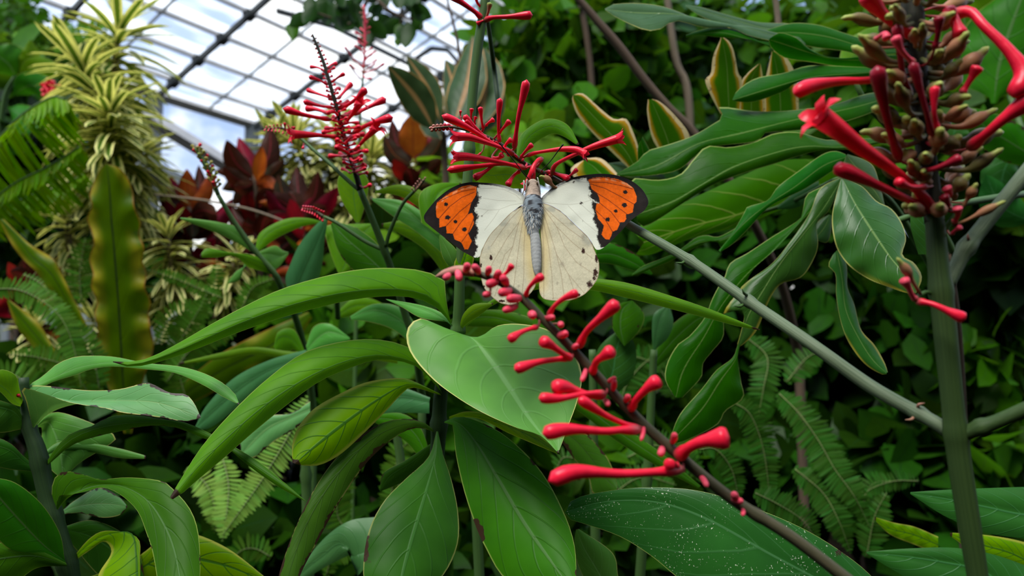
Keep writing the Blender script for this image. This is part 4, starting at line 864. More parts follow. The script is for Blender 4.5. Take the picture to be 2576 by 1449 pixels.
hl('phily', [(1600, 425, .47), (1570, 375, .468), (1510, 310, .466), (1443, 240, .464)], [(1580, 422), (1555, 398), (1500, 344), (1456, 294), (1440, 256), (1441, 240)], [(1615, 415), (1605, 368), (1592, 330), (1574, 298), (1546, 300), (1510, 273), (1468, 236), (1445, 238)], dl=.15, dr=.25)
hl('phily', [(1690, 390, .475), (1675, 340, .473), (1655, 290, .471), (1638, 250, .47)], [(1662, 385), (1640, 345), (1628, 285), (1630, 250)], [(1730, 380), (1732, 335), (1692, 284), (1660, 256), (1640, 249)], dl=.15, dr=.25)
hl('phil', [(1625, 420, .462), (1618, 385, .46), (1612, 355, .459)], [(1605, 420), (1604, 375), (1611, 354)], [(1645, 418), (1634, 378), (1616, 343)], dl=.2, dr=.2)
hl('phily', [(1560, 560, .45), (1545, 480, .452), (1500, 425, .455), (1470, 404, .456)], [(1500, 520), (1440, 440), (1442, 418), (1468, 403)], [(1620, 520), (1560, 445), (1515, 400), (1474, 398)], dl=.2, dr=.3)
hl('philg', [(1610, 440, .475), (1570, 424, .474), (1530, 412, .473)], [(1610, 425), (1575, 408), (1530, 410)], [(1610, 452), (1560, 440), (1530, 415)], dl=.5, dr=-.4)
# long ribbons
hl('phil', [(2290, 225, .46), (2180, 262, .445), (2080, 285, .44), (1989, 304, .436), (1857, 338, .432), (1756, 362, .43), (1650, 418, .428), (1551, 440, .427)], [(2290, 222), (2180, 236), (2100, 262), (1989, 278), (1902, 280), (1830, 270), (1806, 272), (1820, 293), (1802, 307), (1742, 342), (1674, 366), (1628, 380), (1605, 405), (1551, 438)], [(2290, 228), (2200, 280), (2080, 318), (1989, 329), (1925, 334), (1902, 356), (1811, 366), (1765, 380), (1711, 425), (1656, 439), (1592, 444), (1551, 442)], dl=[.9, .9, .5], dr=-.1, wave=.12, wf=3, nu=40)
hl('phil', [(2240, 350, .44), (2120, 370, .43), (2040, 368, .426), (1971, 379, .422), (1857, 416, .418), (1765, 466, .414), (1690, 510, .41), (1600, 540, .408)], [(2240, 347), (2120, 350), (2076, 352), (2007, 333), (1948, 336), (1898, 357), (1834, 371), (1779, 368), (1747, 398), (1711, 439), (1656, 453), (1589, 450), (1590, 490), (1595, 540)], [(2240, 353), (2150, 375), (2076, 376), (2016, 390), (1948, 412), (1857, 440), (1788, 468), (1720, 510), (1656, 552), (1620, 570), (1605, 560)], dl=[.8, .8, .4], dr=.1, wave=.1, wf=3, nu=40)
hl('under', [(2150, 440, .47), (2060, 480, .472), (1960, 500, .474), (1860, 540, .474), (1740, 570, .472), (1620, 610, .47)], [(2150, 400), (2060, 400), (1960, 405), (1860, 445), (1740, 500), (1620, 560), (1600, 590)], [(2150, 470), (2060, 500), (1960, 530), (1860, 570), (1740, 600), (1640, 640), (1600, 640)], dl=.2, dr=.1, nu=34)
hl('phil', [(2128, 395, .425), (2070, 418, .42), (2000, 470, .414), (1930, 515, .41), (1872, 562, .406), (1825, 612, .402), (1811, 632, .40)], [(2128, 389), (2102, 380), (2068, 389), (2008, 431), (1957, 470), (1931, 504), (1880, 521), (1871, 538), (1840, 590), (1808, 630)], [(2128, 410), (2098, 428), (2025, 475), (1939, 518), (1880, 578), (1845, 612), (1812, 634)], dl=.7, dr=.2, wave=.1, nu=34)
hl('phil', [(1880, 575, .412), (1810, 606, .414), (1755, 612, .416), (1680, 650, .418), (1590, 692, .42)], [(1875, 560), (1810, 595), (1781, 592), (1751, 598), (1696, 637), (1620, 668), (1590, 690)], [(1878, 590), (1820, 625), (1800, 605), (1751, 622), (1690, 655), (1620, 684), (1590, 695)], dl=.5, dr=.3)
hl('fern' if False else 'grey', [(2060, 470, .46), (1990, 510, .46), (1956, 525, .46)], [(2060, 455), (2000, 485), (1956, 520)], [(2060, 480), (2010, 520), (1956, 528)], dl=.3, dr=.2)
# hanging ribbons
hl('phil', [(2124, 445, .415), (2030, 540, .41), (1960, 618, .405), (1880, 690, .4), (1815, 770, .395), (1770, 850, .392), (1720, 930, .39), (1700, 1000, .388)], [(2122, 443), (2063, 472), (2029, 491), (2020, 530), (2010, 553), (1939, 598), (1880, 637), (1837, 662), (1822, 700), (1807, 722), (1790, 756), (1773, 799), (1734, 846), (1704, 868), (1678, 915), (1674, 957), (1698, 998)], [(2126, 446), (2060, 520), (2021, 552), (1995, 578), (1939, 638), (1897, 676), (1871, 718), (1824, 787), (1820, 846), (1795, 880), (1768, 915), (1764, 949), (1717, 1000)], dl=[.5, .4, .3, .2], dr=.4, wave=.08, nu=48)
hl('philb', [(2118, 448, .408), (2075, 520, .405), (2020, 590, .402), (1965, 660, .399), (1918, 735, .396), (1880, 800, .394), (1858, 872, .392)], [(2116, 446), (2063, 475), (2035, 540), (1985, 612), (1940, 665), (1880, 709), (1832, 756), (1818, 790), (1850, 778), (1872, 790), (1864, 835), (1855, 866)], [(2120, 450), (2085, 530), (2055, 560), (2058, 615), (2046, 654), (2016, 697), (1965, 714), (1939, 748), (1925, 780), (1904, 830), (1880, 858), (1860, 872)], dl=.1, dr=.3, wave=.06, nu=40)
hl('phil', [(1860, 866, .392), (1850, 905, .39), (1810, 960, .387), (1765, 1030, .384), (1688, 1112, .38)], [(1856, 866), (1843, 900), (1802, 932), (1765, 979), (1715, 1036), (1694, 1079), (1687, 1112)], [(1862, 868), (1856, 900), (1864, 960), (1870, 1001), (1825, 1034), (1802, 1070), (1720, 1110), (1690, 1114)], dl=.2, dr=.35, wave=.05)
hl('philb', [(2118, 446, .395), (2149, 508, .388), (2192, 577, .38), (2239, 645, .373), (2275, 690, .368), (2300, 736, .364)], [(2116, 448), (2104, 490), (2093, 545), (2097, 595), (2110, 634), (2140, 672), (2185, 702), (2235, 722), (2273, 735), (2298, 740)], [(2122, 446), (2170, 470), (2205, 506), (2242, 525), (2269, 562), (2279, 602), (2270, 642), (2300, 662), (2319, 698), (2304, 738)], dl=.15, dr=[.1, .5, .5, .3, 0], wave=.05, nv=8, nu=36)
hl('philg', [(2130, 390, .42), (2160, 430, .42), (2200, 480, .42), (2225, 520, .42)], [(2128, 392), (2118, 440), (2150, 490), (2224, 522)], [(2132, 388), (2190, 410), (2212, 460), (2226, 518)], dl=.2, dr=.4)
hl('philg', [(2088, 540, .43), (2075, 570, .43), (2050, 602, .43)], [(2085, 540), (2060, 555), (2035, 590), (2048, 604)], [(2092, 542), (2090, 585), (2080, 610), (2052, 604)], dl=.2, dr=.2)
hl('philb', [(2105, 630, .40), (2118, 700, .396), (2128, 780, .392), (2160, 850, .388), (2195, 905, .385), (2230, 938, .382)], [(2096, 640), (2084, 668), (2102, 690), (2104, 745), (2115, 808), (2136, 863), (2175, 915), (2217, 941), (2231, 941)], [(2112, 628), (2130, 668), (2132, 722), (2149, 766), (2166, 829), (2200, 868), (2225, 912), (2233, 936)], dl=.15, dr=.25, wave=.06, nu=34)
hl('gl2', [(2345, 640, .36), (2325, 560, .36), (2300, 470, .365)], [(2310, 640), (2290, 560), (2300, 470)], [(2370, 640), (2360, 560), (2302, 470)], dl=.2, dr=.3)
# stalks carrying the lobes
tube(H, 'leaf_stalk', M['stem'], [(2360, 700, .52), (2250, 520, .5), (2180, 460, .46), (2118, 446, .42), (1960, 520, .47), (1740, 575, .475), (1620, 612, .475)], [9, 8, 7, 6, 5, 4, 3], n=60, k=8)
tube(H, 'leaf_stalk', M['stem'], [(2400, 640, .53), (2260, 360, .5), (2180, 262, .46), (2150, 185, .46), (2185, 150, .46)], [9, 8, 7, 6, 5], n=40, k=8)
pts, rr = to_soil([(2420, 1150, .6), (2410, 950, .57), (2400, 800, .55), (2380, 640, .53)], [16, 16, 15, 12]); tube(H, 'trunk', M['wood'], pts, rr, n=40)

# ------------------------------------------------------------------ firespike with the many-flowered slanting spike
M2 = plant('firespike_plant', 'firespike with a tall slanting spike of many small red flowers before the glass roof', 'plant', (1060, 1000, .5))
pts, rr = to_soil([(1062, 1000, .47), (1042, 860, .45), (1022, 800, .445), (1003, 735, .44), (985, 680, .436), (968, 632, .432), (940, 560, .428), (906, 478, .424)], [10, 10, 9.5, 9.5, 9, 9, 8.5, 8])
tube(M2, 'stem', M['stem'], pts, rr, n=60, k=12, nodes=[(966, 626)], swell=.3)
sp2 = tube(M2, 'flower_spike', M['rachd'], [(906, 478, .424), (895, 436, .422), (881, 392, .42), (864, 337, .418), (848, 273, .416), (831, 215, .415), (815, 160, .415), (798, 116, .415), (786, 86, .415)], [7.5, 7, 6.5, 6, 5.5, 5, 4.3, 3.6, 2], n=60, k=10)
def off(s, k): return k
FS = [((831, 301), (770, 290), (712, 273), 8), ((826, 285), (795, 275), (768, 273), 7), ((837, 271), (800, 265), (762, 255), 6), ((837, 248), (800, 236), (770, 225), 5), ((823, 213), (800, 200), (776, 193), 4.5), ((817, 179), (800, 170), (779, 168), 4), ((834, 207), (850, 195), (867, 185), 4.5), ((823, 171), (835, 162), (848, 159), 4), ((823, 181), (838, 172), (842, 170), 3.5), ((851, 248), (868, 228), (886, 208), 6), ((859, 273), (895, 250), (922, 222), 8), ((892, 287), (930, 268), (972, 248), 8), ((889, 334), (930, 312), (989, 295), 9),
      ((853, 323), (830, 322), (817, 323), 5), ((850, 326), (830, 330), (809, 333), 5), ((870, 310), (888, 308), (903, 311), 5), ((888, 386), (910, 380), (926, 380), 5), ((870, 394), (850, 392), (826, 393), 5.5), ((878, 387), (860, 375), (843, 369), 6), ((890, 433), (905, 425), (922, 414), 5), ((903, 439), (915, 436), (925, 434), 4), ((881, 436), (870, 428), (859, 424), 4), ((917, 472), (926, 468), (932, 465), 5), ((870, 350), (890, 340), (920, 338), 5.5), ((868, 360), (885, 345), (905, 341), 5), ((860, 297), (876, 285), (890, 280), 5), ((850, 290), (838, 280), (822, 285), 5), ((845, 260), (862, 262), (880, 255), 5), ((848, 372), (846, 358), (850, 350), 5), ((840, 235), (850, 222), (856, 226), 3.5), ((870, 320), (890, 322), (906, 318), 5), ((855, 312), (845, 300), (836, 296), 5), ((880, 398), (890, 405), (908, 398), 4.5), ((880, 405), (870, 402), (862, 400), 3.5)]
for i, (a, b, c, w) in enumerate(FS):
    s_ = (.006 if i % 2 else -.008)
    bud(sp2, M['red'], [(*a, .416), (*b, .416 + s_), (*c, .416 + s_ * 1.6)], w * 1.25, k=9, n=14)
flower(sp2, M['redo'], [(867, 312, .416), (888, 285, .412), (906, 258, .408)], 10, pl=2.1, spread=1.0, seed=1)
flower(sp2, M['redo'], [(892, 380, .418), (918, 350, .412), (947, 321, .406)], 10, pl=2.1, spread=1.0, seed=2)
flower(sp2, M['redo'], [(853, 345, .416), (800, 340, .412), (740, 338, .407)], 11, pl=2.1, spread=.8, seed=3)
r4 = random.Random(8)
for k in range(64):
    t = k / 64; y = 92 + t * 345; x = np.interp(y, [86, 116, 160, 215, 273, 337, 392, 436], [786, 798, 815, 831, 848, 864, 881, 895])
    s_ = 1 if k % 2 else -1; L = 6 + t * 26 * r4.uniform(.6, 1.1); z = r4.uniform(-.02, .02) * t
    bud(sp2, M['red'] if k > 4 else M['tipbud'], [(x, y, .416), (x + s_ * L * .5, y - L * .1, .416 + z * .5), (x + s_ * L, y - L * .35, .416 + z)], 3.0 + 2.6 * t, k=7, n=9)
# thin side stalk with a faint spike
tube(M2, 'branch', M['stem'], [(905, 480, .424), (860, 440, .428), (826, 408, .432), (790, 378, .436), (754, 345, .44)], [5, 5, 5, 4.5, 4], n=30, k=9)
s3 = tube(M2, 'flower_spike', M['rach'], [(754, 345, .44), (730, 330, .442), (705, 322, .445), (668, 324, .448)], [4, 3.4, 2.6, 1.5], n=20, k=8)
for k in range(16):
    x = 668 + k * 4.6; y = np.interp(x, [668, 705, 730, 754], [324, 322, 330, 345]); s_ = 1 if k % 2 else -1; L = 5 + k * .8
    bud(s3, M['pink'], [(x, y, .445), (x - 2, y - s_ * L * .6, .444), (x - 3, y - s_ * L, .443)], 2.6, k=7, n=8)
for p_, q_, w in (((718, 330), (716, 308), 4), ((735, 338), (741, 318), 4), ((764, 362), (762, 374), 4)): bud(s3, M['red'], [(*p_, .442), ((p_[0] + q_[0]) / 2, (p_[1] + q_[1]) / 2, .44), (*q_, .438)], w, k=8, n=10)
# side shoots
tube(M2, 'branch', M['stem'], [(962, 628, .432), (915, 605, .434), (850, 562, .437), (815, 545, .44)], [5, 5, 4.5, 4], n=24, k=9)
s4 = tube(M2, 'flower_spike', M['rach'], [(815, 545, .44), (790, 530, .442), (760, 524, .444)], [4, 3.5, 2], n=14, k=8)
for k in range(18):
    x = 762 + k * 3.2; y = np.interp(x, [760, 790, 815], [524, 530, 545]); s_ = 1 if k % 2 else -1; L = 6 + k * .4
    bud(s4, M['pink'] if k < 9 else M['red'], [(x, y, .442), (x - 2, y - s_ * L * .6, .441), (x - 1, y - s_ * L * 1.2, .44)], 3.2, k=7, n=8)
tube(M2, 'branch', M['stem'], [(970, 620, .43), (982, 580, .428), (1012, 515, .425), (1045, 478, .422)], [5, 5, 4.5, 4], n=24, k=9)
s5 = tube(M2, 'flower_spike', M['rach'], [(1045, 478, .422), (1056, 466, .421), (1067, 452, .42)], [3.5, 4.5, 3], n=12, k=8)
for k in range(10): bud(s5, M['tipbud'], [(1042 + k * 2.4, 482 - k * 3, .421), (1042 + k * 2.4 + (4 if k % 2 else -4), 478 - k * 3, .42), (1042 + k * 2.4 + (7 if k % 2 else -7), 472 - k * 3, .42)], 2.8, k=7, n=8)
def m2(mat, *a, **k): return leafE(M2, M[mat], *a, **k)
m2('fresh', [(1110, 560, .42), (1070, 510, .425), (1010, 475, .43), (938, 483, .435)], [(1112, 545), (1075, 490), (1010, 464), (940, 480)], [(1105, 575), (1050, 520), (1000, 492), (938, 485)], dl=.5, dr=.2)
m2('fresh', [(1100, 590, .41), (1090, 520, .415), (1110, 480, .42), (1160, 462, .425)], [(1060, 560), (1055, 490), (1100, 462), (1160, 460)], [(1130, 560), (1120, 510), (1130, 480), (1160, 465)], dl=.3, dr=.2)
m2('pale', [(1120, 620, .43), (1060, 560, .435), (1010, 520, .44), (935, 500, .445)], [(1120, 590), (1070, 540), (1010, 505), (935, 498)], [(1115, 640), (1050, 585), (990, 545), (935, 503)], dl=.4, dr=-.2)
m2('fresh', [(1130, 690, .44), (1090, 620, .445), (1030, 575, .45), (960, 565, .455)], [(1130, 660), (1090, 590), (1030, 555), (960, 562)], [(1125, 700), (1070, 630), (1010, 590), (960, 570)], dl=.4, dr=.2)
m2('mid', [(1000, 720, .445), (940, 660, .45), (870, 600, .455), (835, 560, .46)], [(1000, 700), (960, 625), (900, 575), (838, 556)], [(990, 740), (900, 690), (850, 630), (832, 565)], dl=.3, dr=.2)
m2('pale', [(1060, 860, .46), (1000, 800, .465), (940, 780, .47), (880, 800, .475)], [(1062, 840), (1010, 775), (940, 765), (880, 796)], [(1055, 880), (990, 830), (930, 810), (880, 805)], dl=.4, dr=-.1)
m2('fresh', [(900, 560, .47), (890, 500, .472), (890, 450, .474), (884, 415, .475)], [(895, 560), (858, 500), (850, 450), (880, 416)], [(905, 560), (922, 500), (925, 450), (888, 414)], dl=.1, dr=.2)
m2('fresh', [(1300, 400, .345), (1330, 345, .35), (1380, 318, .352), (1420, 330, .35), (1455, 364, .346)], [(1298, 395), (1310, 340), (1370, 300), (1425, 312), (1457, 362)], [(1302, 405), (1340, 365), (1385, 338), (1415, 342), (1453, 366)], dl=.4, dr=.3)

# ------------------------------------------------------------------ leafy firespike with a yellowish young spike
M1 = plant('firespike_plant', 'slim firespike with a yellowish young spike, standing before the dark red leaves', 'plant', (760, 1000, .62))
pts, rr = to_soil([(790, 1050, .6), (770, 900, .58), (740, 790, .56), (708, 725, .55), (692, 690, .545), (642, 632, .54), (588, 556, .535), (549, 491, .53)], [9, 9, 8, 7.5, 7.5, 7, 6, 5.5])
tube(M1, 'stem', M['stem'], pts, rr, n=50, k=10, nodes=[(642, 632), (692, 690)])
s6 = tube(M1, 'flower_spike', M['stem'], [(549, 491, .53), (530, 440, .528), (518, 415, .527), (490, 372, .526)], [5.5, 6, 7, 3], n=24, k=10)
for k in range(30):
    y = 374 + k * 3.4; x = np.interp(y, [372, 415, 440, 491], [490, 518, 530, 549]); a = k * 2.4
    bud(s6, M['lime'] if k % 4 else M['red'], [(x, y, .527), (x + 8 * math.cos(a), y - 4, .527 + .002 * math.sin(a)), (x + 15 * math.cos(a), y - 14, .527 + .003 * math.sin(a))], 5.2, k=7, n=8)
def m1(mat, *a, **k): return leafE(M1, M[mat], *a, **k)
m1('pale', [(642, 634, .54), (590, 590, .538), (530, 562, .535), (452, 549, .532)], [(640, 630), (600, 575), (556, 560), (502, 552), (453, 547)], [(644, 640), (590, 608), (530, 580), (452, 551)], dl=.5, dr=.3)
m1('fresh', [(693, 690, .545), (660, 664, .54), (600, 640, .533), (540, 635, .527), (503, 645, .523)], [(694, 685), (672, 655), (628, 641), (574, 634), (522, 624), (503, 642)], [(692, 694), (665, 684), (625, 672), (590, 645), (538, 648), (503, 648)], dl=.4, dr=.3)
m1('fresh', [(644, 632, .54), (668, 592, .545), (715, 566, .55), (770, 555, .553), (812, 560, .555)], [(642, 628), (655, 585), (715, 552), (770, 548), (812, 558)], [(648, 636), (690, 603), (735, 580), (775, 566), (812, 562)], dl=.4, dr=.2)
m1('pale', [(650, 640, .548), (680, 640, .552), (705, 645, .555), (726, 636, .556)], [(650, 634), (690, 618), (712, 630), (726, 634)], [(652, 645), (675, 680), (700, 672), (726, 640)], dl=.3, dr=-.2)
m1('grey', [(740, 740, .53), (765, 680, .528), (795, 615, .526), (823, 550, .524)], [(725, 735), (718, 700), (730, 665), (755, 612), (797, 563), (822, 549)], [(770, 740), (800, 703), (812, 655), (816, 610), (825, 552)], dl=.1, dr=.3)
m1('fresh', [(856, 690, .52), (880, 640, .525), (900, 600, .53), (940, 562, .535)], [(850, 685), (826, 620), (818, 572), (850, 565), (935, 562)], [(862, 692), (915, 655), (950, 625), (965, 600), (942, 563)], dl=.2, dr=.3)
tube(M1, 'branch', M['stem'], [(850, 800, .56), (848, 740, .545), (856, 690, .53)], [7, 7, 6], k=8)
m1('pale', [(625, 660, .55), (600, 690, .548), (575, 712, .547)], [(630, 665), (595, 682), (574, 710)], [(615, 658), (604, 702), (576, 714)], dl=.3, dr=.3)
m1('fresh', [(770, 900, .55), (730, 850, .55), (700, 850, .548), (690, 880, .545)], [(770, 890), (740, 830), (700, 835), (688, 878)], [(768, 910), (740, 880), (720, 890), (692, 884)], dl=.3, dr=.2)
m1('pale', [(772, 880, .54), (800, 850, .538), (830, 835, .536), (880, 850, .535)], [(770, 870), (790, 822), (830, 815), (878, 848)], [(775, 890), (810, 880), (850, 870), (882, 854)], dl=.3, dr=-.1)
m1('grey', [(760, 780, .56), (720, 770, .565), (660, 775, .57), (590, 800, .575)], [(760, 770), (720, 750), (660, 755), (590, 796)], [(760, 790), (720, 800), (650, 800), (590, 806)], dl=.4, dr=-.1)
m1('fresh', [(855, 790, .58), (890, 770, .582), (930, 768, .585), (980, 775, .588)], [(853, 780), (890, 750), (935, 752), (980, 773)], [(858, 800), (890, 795), (930, 790), (980, 778)], dl=.3, dr=.1)
m1('fresh', [(1000, 905, .5), (900, 885, .51), (820, 890, .515), (740, 895, .52), (640, 880, .525), (560, 895, .53), (450, 915, .53)], [(1000, 898), (900, 872), (820, 878), (740, 885), (640, 873), (560, 886), (450, 913)], [(1000, 915), (900, 900), (820, 903), (740, 905), (640, 892), (560, 903), (450, 917)], dl=.6, dr=.3)

# ------------------------------------------------------------------ bird's nest fern
N = plant('birds_nest_fern', 'fern with one tall upright yellow-brown strap blade with dark midrib and smaller curled blades', 'fern', (310, 1100, .85))
leafE(N, M['nest'], [(322, 1090, .78), (310, 970, .775), (303, 850, .77), (296, 740, .765), (288, 640, .76), (280, 550, .757), (275, 470, .755), (268, 413, .755)],
      [(312, 1090), (268, 960), (247, 880), (246, 830), (238, 790), (244, 760), (228, 720), (234, 690), (224, 650), (236, 615), (230, 580), (218, 550), (232, 520), (226, 490), (240, 450), (252, 425), (268, 413)],
      [(332, 1090), (360, 960), (386, 880), (380, 830), (374, 790), (380, 760), (364, 720), (370, 690), (358, 655), (364, 625), (350, 590), (354, 560), (338, 520), (334, 480), (316, 440), (295, 420), (270, 413)], name='frond', dl=.15, dr=.2, wave=.3, wf=7, nu=64, nv=7, camber=.06)
leafE(N, M['nest'], [(210, 830, .74), (170, 760, .74), (130, 690, .74), (80, 645, .745), (40, 590, .75), (0, 550, .755)], [(190, 830), (140, 760), (95, 690), (55, 650), (20, 600), (0, 555)], [(225, 830), (190, 760), (140, 660), (110, 635), (70, 610), (10, 552)], name='frond', dl=.3, dr=.3, wave=.25)
leafE(N, M['nest'], [(260, 1000, .78), (170, 940, .78), (120, 880, .78), (70, 820, .785), (20, 755, .79)], [(250, 1010), (140, 930), (90, 880), (40, 820), (18, 757)], [(270, 990), (190, 930), (140, 880), (95, 810), (24, 755)], name='frond', dl=.3, dr=.3, wave=.15)
leafE(N, M['nest'], [(420, 1020, .8), (560, 930, .8), (680, 870, .8), (780, 790, .81)], [(420, 1000), (540, 900), (650, 840), (775, 785)], [(430, 1040), (590, 960), (720, 890), (785, 800)], name='frond', dl=.3, dr=.2, wave=.1)

# ------------------------------------------------------------------ glossy leaves at the lower edge
A_ = plant('broadleaf_plant', 'plant with one huge glossy dark leaf dusted with white specks at the bottom edge', 'plant', (2050, 1560, .4))
leafE(A_, M['glossy'], [(2250, 1560, .26), (2120, 1490, .265), (1950, 1400, .27), (1780, 1305, .278), (1650, 1262, .285), (1520, 1262, .292), (1422, 1288, .298)],
      [(2240, 1500), (2160, 1420), (2040, 1340), (1900, 1278), (1760, 1235), (1620, 1226), (1500, 1240), (1440, 1258), (1424, 1285)],
      [(2240, 1600), (2050, 1560), (1850, 1520), (1730, 1470), (1640, 1400), (1560, 1350), (1470, 1318), (1430, 1305), (1421, 1290)], dl=.35, dr=[-.1, -.15, -.1, 0], nv=8, nu=36, camber=.06)
leafE(A_, M['pale'], [(1540, 1500, .33), (1500, 1430, .33), (1470, 1380, .33), (1450, 1330, .33)], [(1500, 1500), (1462, 1440), (1445, 1380), (1449, 1330)], [(1570, 1500), (1555, 1450), (1540, 1390), (1455, 1330)], dl=.2, dr=.2)
leafE(A_, M['gl2'], [(2560, 1520, .33), (2480, 1440, .335), (2380, 1415, .34), (2280, 1400, .345), (2180, 1390, .35)], [(2600, 1430), (2500, 1395), (2400, 1378), (2280, 1380), (2180, 1388)], [(2560, 1600), (2440, 1530), (2330, 1480), (2240, 1430), (2180, 1393)], dl=.3, dr=-.15)
leafE(A_, M['gl2'], [(2680, 1300, .33), (2576, 1295, .335), (2480, 1275, .34), (2380, 1255, .345), (2290, 1240, .35)], [(2680, 1225), (2576, 1225), (2480, 1228), (2380, 1232), (2290, 1238)], [(2680, 1370), (2576, 1355), (2480, 1340), (2380, 1300), (2290, 1243)], dl=.35, dr=-.2)
leafE(A_, M['yel'], [(2600, 1420, .37), (2540, 1390, .37), (2470, 1370, .372), (2390, 1345, .375)], [(2600, 1370), (2540, 1355), (2470, 1345), (2390, 1340)], [(2600, 1440), (2540, 1420), (2460, 1395), (2390, 1348)], dl=.3, dr=.1)
leafE(A_, M['yel'], [(2360, 1370, .42), (2300, 1345, .42), (2240, 1330, .42), (2200, 1305, .42)], [(2360, 1350), (2300, 1325), (2250, 1315), (2200, 1300)], [(2360, 1395), (2300, 1370), (2240, 1345), (2200, 1308)], dl=.3, dr=.1, wave=.2)
pts, rr = to_soil([(2300, 1600, .36), (2240, 1560, .3)], [14, 8]); tube(A_, 'stem', M['stem'], pts, rr)
BP = {}
for x0, x1, x2, d, lb in ((1206, 1190, 1160, .44, 'plant with a drooping yellow-rimmed leaf and a narrow strap leaf behind the heart leaf tip'), (1610, 1628, 1645, .46, 'slim pale green stem topped by one cupped grey-green leaf behind the blurred red spike'), (1500, 1495, 1490, .47, 'plant with broad dark leaves in shade behind the blurred red spike'), (775, 770, 760, .5, 'plant with a pale scorched leaf and a long grey-green leaf behind the yellowing leaf'), (1018, 1012, 990, .48, 'plant with grey-green leaves half hidden behind the drooping leaves of the heart-leaved plant')):
    BP[x0] = plant('broadleaf_plant', lb, 'plant', (x0, 1449, d))
    y1 = 880 if x0 > 1400 else 1050; pts, rr = to_soil([(x0, 1449, d), (x1, 1200, d), (x2, y1, d)], [13, 12, 9]); tube(BP[x0], 'stem', M['stem'], pts, rr, n=30, nodes=[(x1, 1200)])
leafE(BP[1206], M['olive'], [(1395, 1075, .42), (1450, 1110, .415), (1500, 1170, .41), (1530, 1210, .405), (1556, 1236, .4)], [(1395, 1065), (1460, 1080), (1520, 1140), (1545, 1190), (1556, 1234)], [(1395, 1085), (1440, 1150), (1480, 1200), (1495, 1245), (1556, 1238)], dl=.2, dr=.2)
leafE(BP[1206], M['mid'], [(1400, 980, .43), (1480, 1030, .427), (1560, 1090, .425), (1650, 1150, .42), (1760, 1225, .415)], [(1400, 970), (1490, 1015), (1580, 1080), (1670, 1145), (1762, 1222)], [(1400, 990), (1470, 1045), (1545, 1105), (1640, 1165), (1755, 1228)], dl=.4, dr=.2)
leafE(BP[1610], M['grey'], [(1645, 880, .46), (1650, 840, .46), (1660, 800, .462), (1680, 768, .465)], [(1643, 878), (1640, 840), (1645, 790), (1678, 768)], [(1648, 880), (1680, 850), (1694, 810), (1684, 770)], dl=.2, dr=.2)
leafE(BP[1500], M['mid'], [(1570, 870, .47), (1560, 820, .472), (1565, 780, .475), (1590, 756, .478)], [(1568, 868), (1540, 820), (1550, 770), (1588, 756)], [(1572, 870), (1610, 830), (1620, 790), (1592, 757)], dl=.1, dr=.2)
leafE(BP[1500], M['gl2'], [(1510, 1010, .47), (1540, 940, .472), (1550, 880, .475), (1570, 820, .478)], [(1500, 1000), (1490, 930), (1510, 870), (1566, 822)], [(1530, 1010), (1590, 950), (1600, 880), (1574, 822)], dl=.1, dr=.2)
leafE(BP[1500], M['mid'], [(1640, 920, .48), (1700, 850, .482), (1760, 800, .484), (1800, 795, .486)], [(1636, 915), (1680, 830), (1740, 785), (1798, 793)], [(1650, 925), (1720, 870), (1770, 825), (1802, 798)], dl=.2, dr=.2)
leafE(BP[1206], M['mid'], [(1340, 830, .43), (1250, 800, .435), (1180, 800, .44), (1130, 810, .445)], [(1340, 800), (1260, 780), (1180, 785), (1130, 806)], [(1340, 850), (1250, 825), (1180, 822), (1130, 814)], dl=.2, dr=.1)
leafE(BP[1018], M['grey'], [(900, 1449, .42), (860, 1370, .425), (810, 1400, .43), (750, 1449, .432), (700, 1500, .434)], [(950, 1300), (880, 1310), (820, 1350), (760, 1420), (700, 1490)], [(960, 1380), (900, 1390), (850, 1410), (780, 1450), (700, 1510)], dl=.3, dr=-.1)
leafE(BP[1018], M['mid'], [(1085, 1180, .4), (1050, 1100, .402), (1000, 1060, .405), (930, 1050, .41)], [(1088, 1170), (1060, 1080), (1010, 1040), (930, 1046)], [(1080, 1190), (1030, 1120), (980, 1085), (930, 1055)], dl=.2, dr=.1)
leafE(BP[1018], M['grey'], [(1080, 1010, .42), (1000, 1000, .425), (920, 1030, .43), (850, 1090, .435)], [(1082, 1000), (1000, 975), (910, 1005), (848, 1086)], [(1080, 1040), (1010, 1040), (940, 1060), (855, 1094)], dl=.2, dr=-.1)
leafE(BP[775], M['pale_burn'], [(780, 1030, .44), (730, 1050, .44), (670, 1080, .44), (610, 1140, .44)], [(780, 1010), (730, 1040), (660, 1050), (606, 1100), (608, 1138)], [(782, 1050), (740, 1080), (690, 1110), (640, 1150), (612, 1145)], dl=.3, dr=-.2)
leafE(BP[775], M['grey'], [(770, 900, .47), (680, 930, .475), (600, 980, .48), (520, 1050, .485), (490, 1080, .486)], [(770, 880), (680, 905), (590, 950), (520, 1020), (490, 1076)], [(770, 915), (690, 950), (620, 1005), (540, 1070), (494, 1084)], dl=.3, dr=-.1)
leafE(BP[1500], M['mid'], [(1500, 640, .44), (1540, 640, .44), (1590, 660, .44), (1640, 690, .44)], [(1500, 620), (1540, 612), (1600, 640), (1642, 688)], [(1500, 660), (1540, 665), (1590, 680), (1638, 692)], dl=.2, dr=.2)

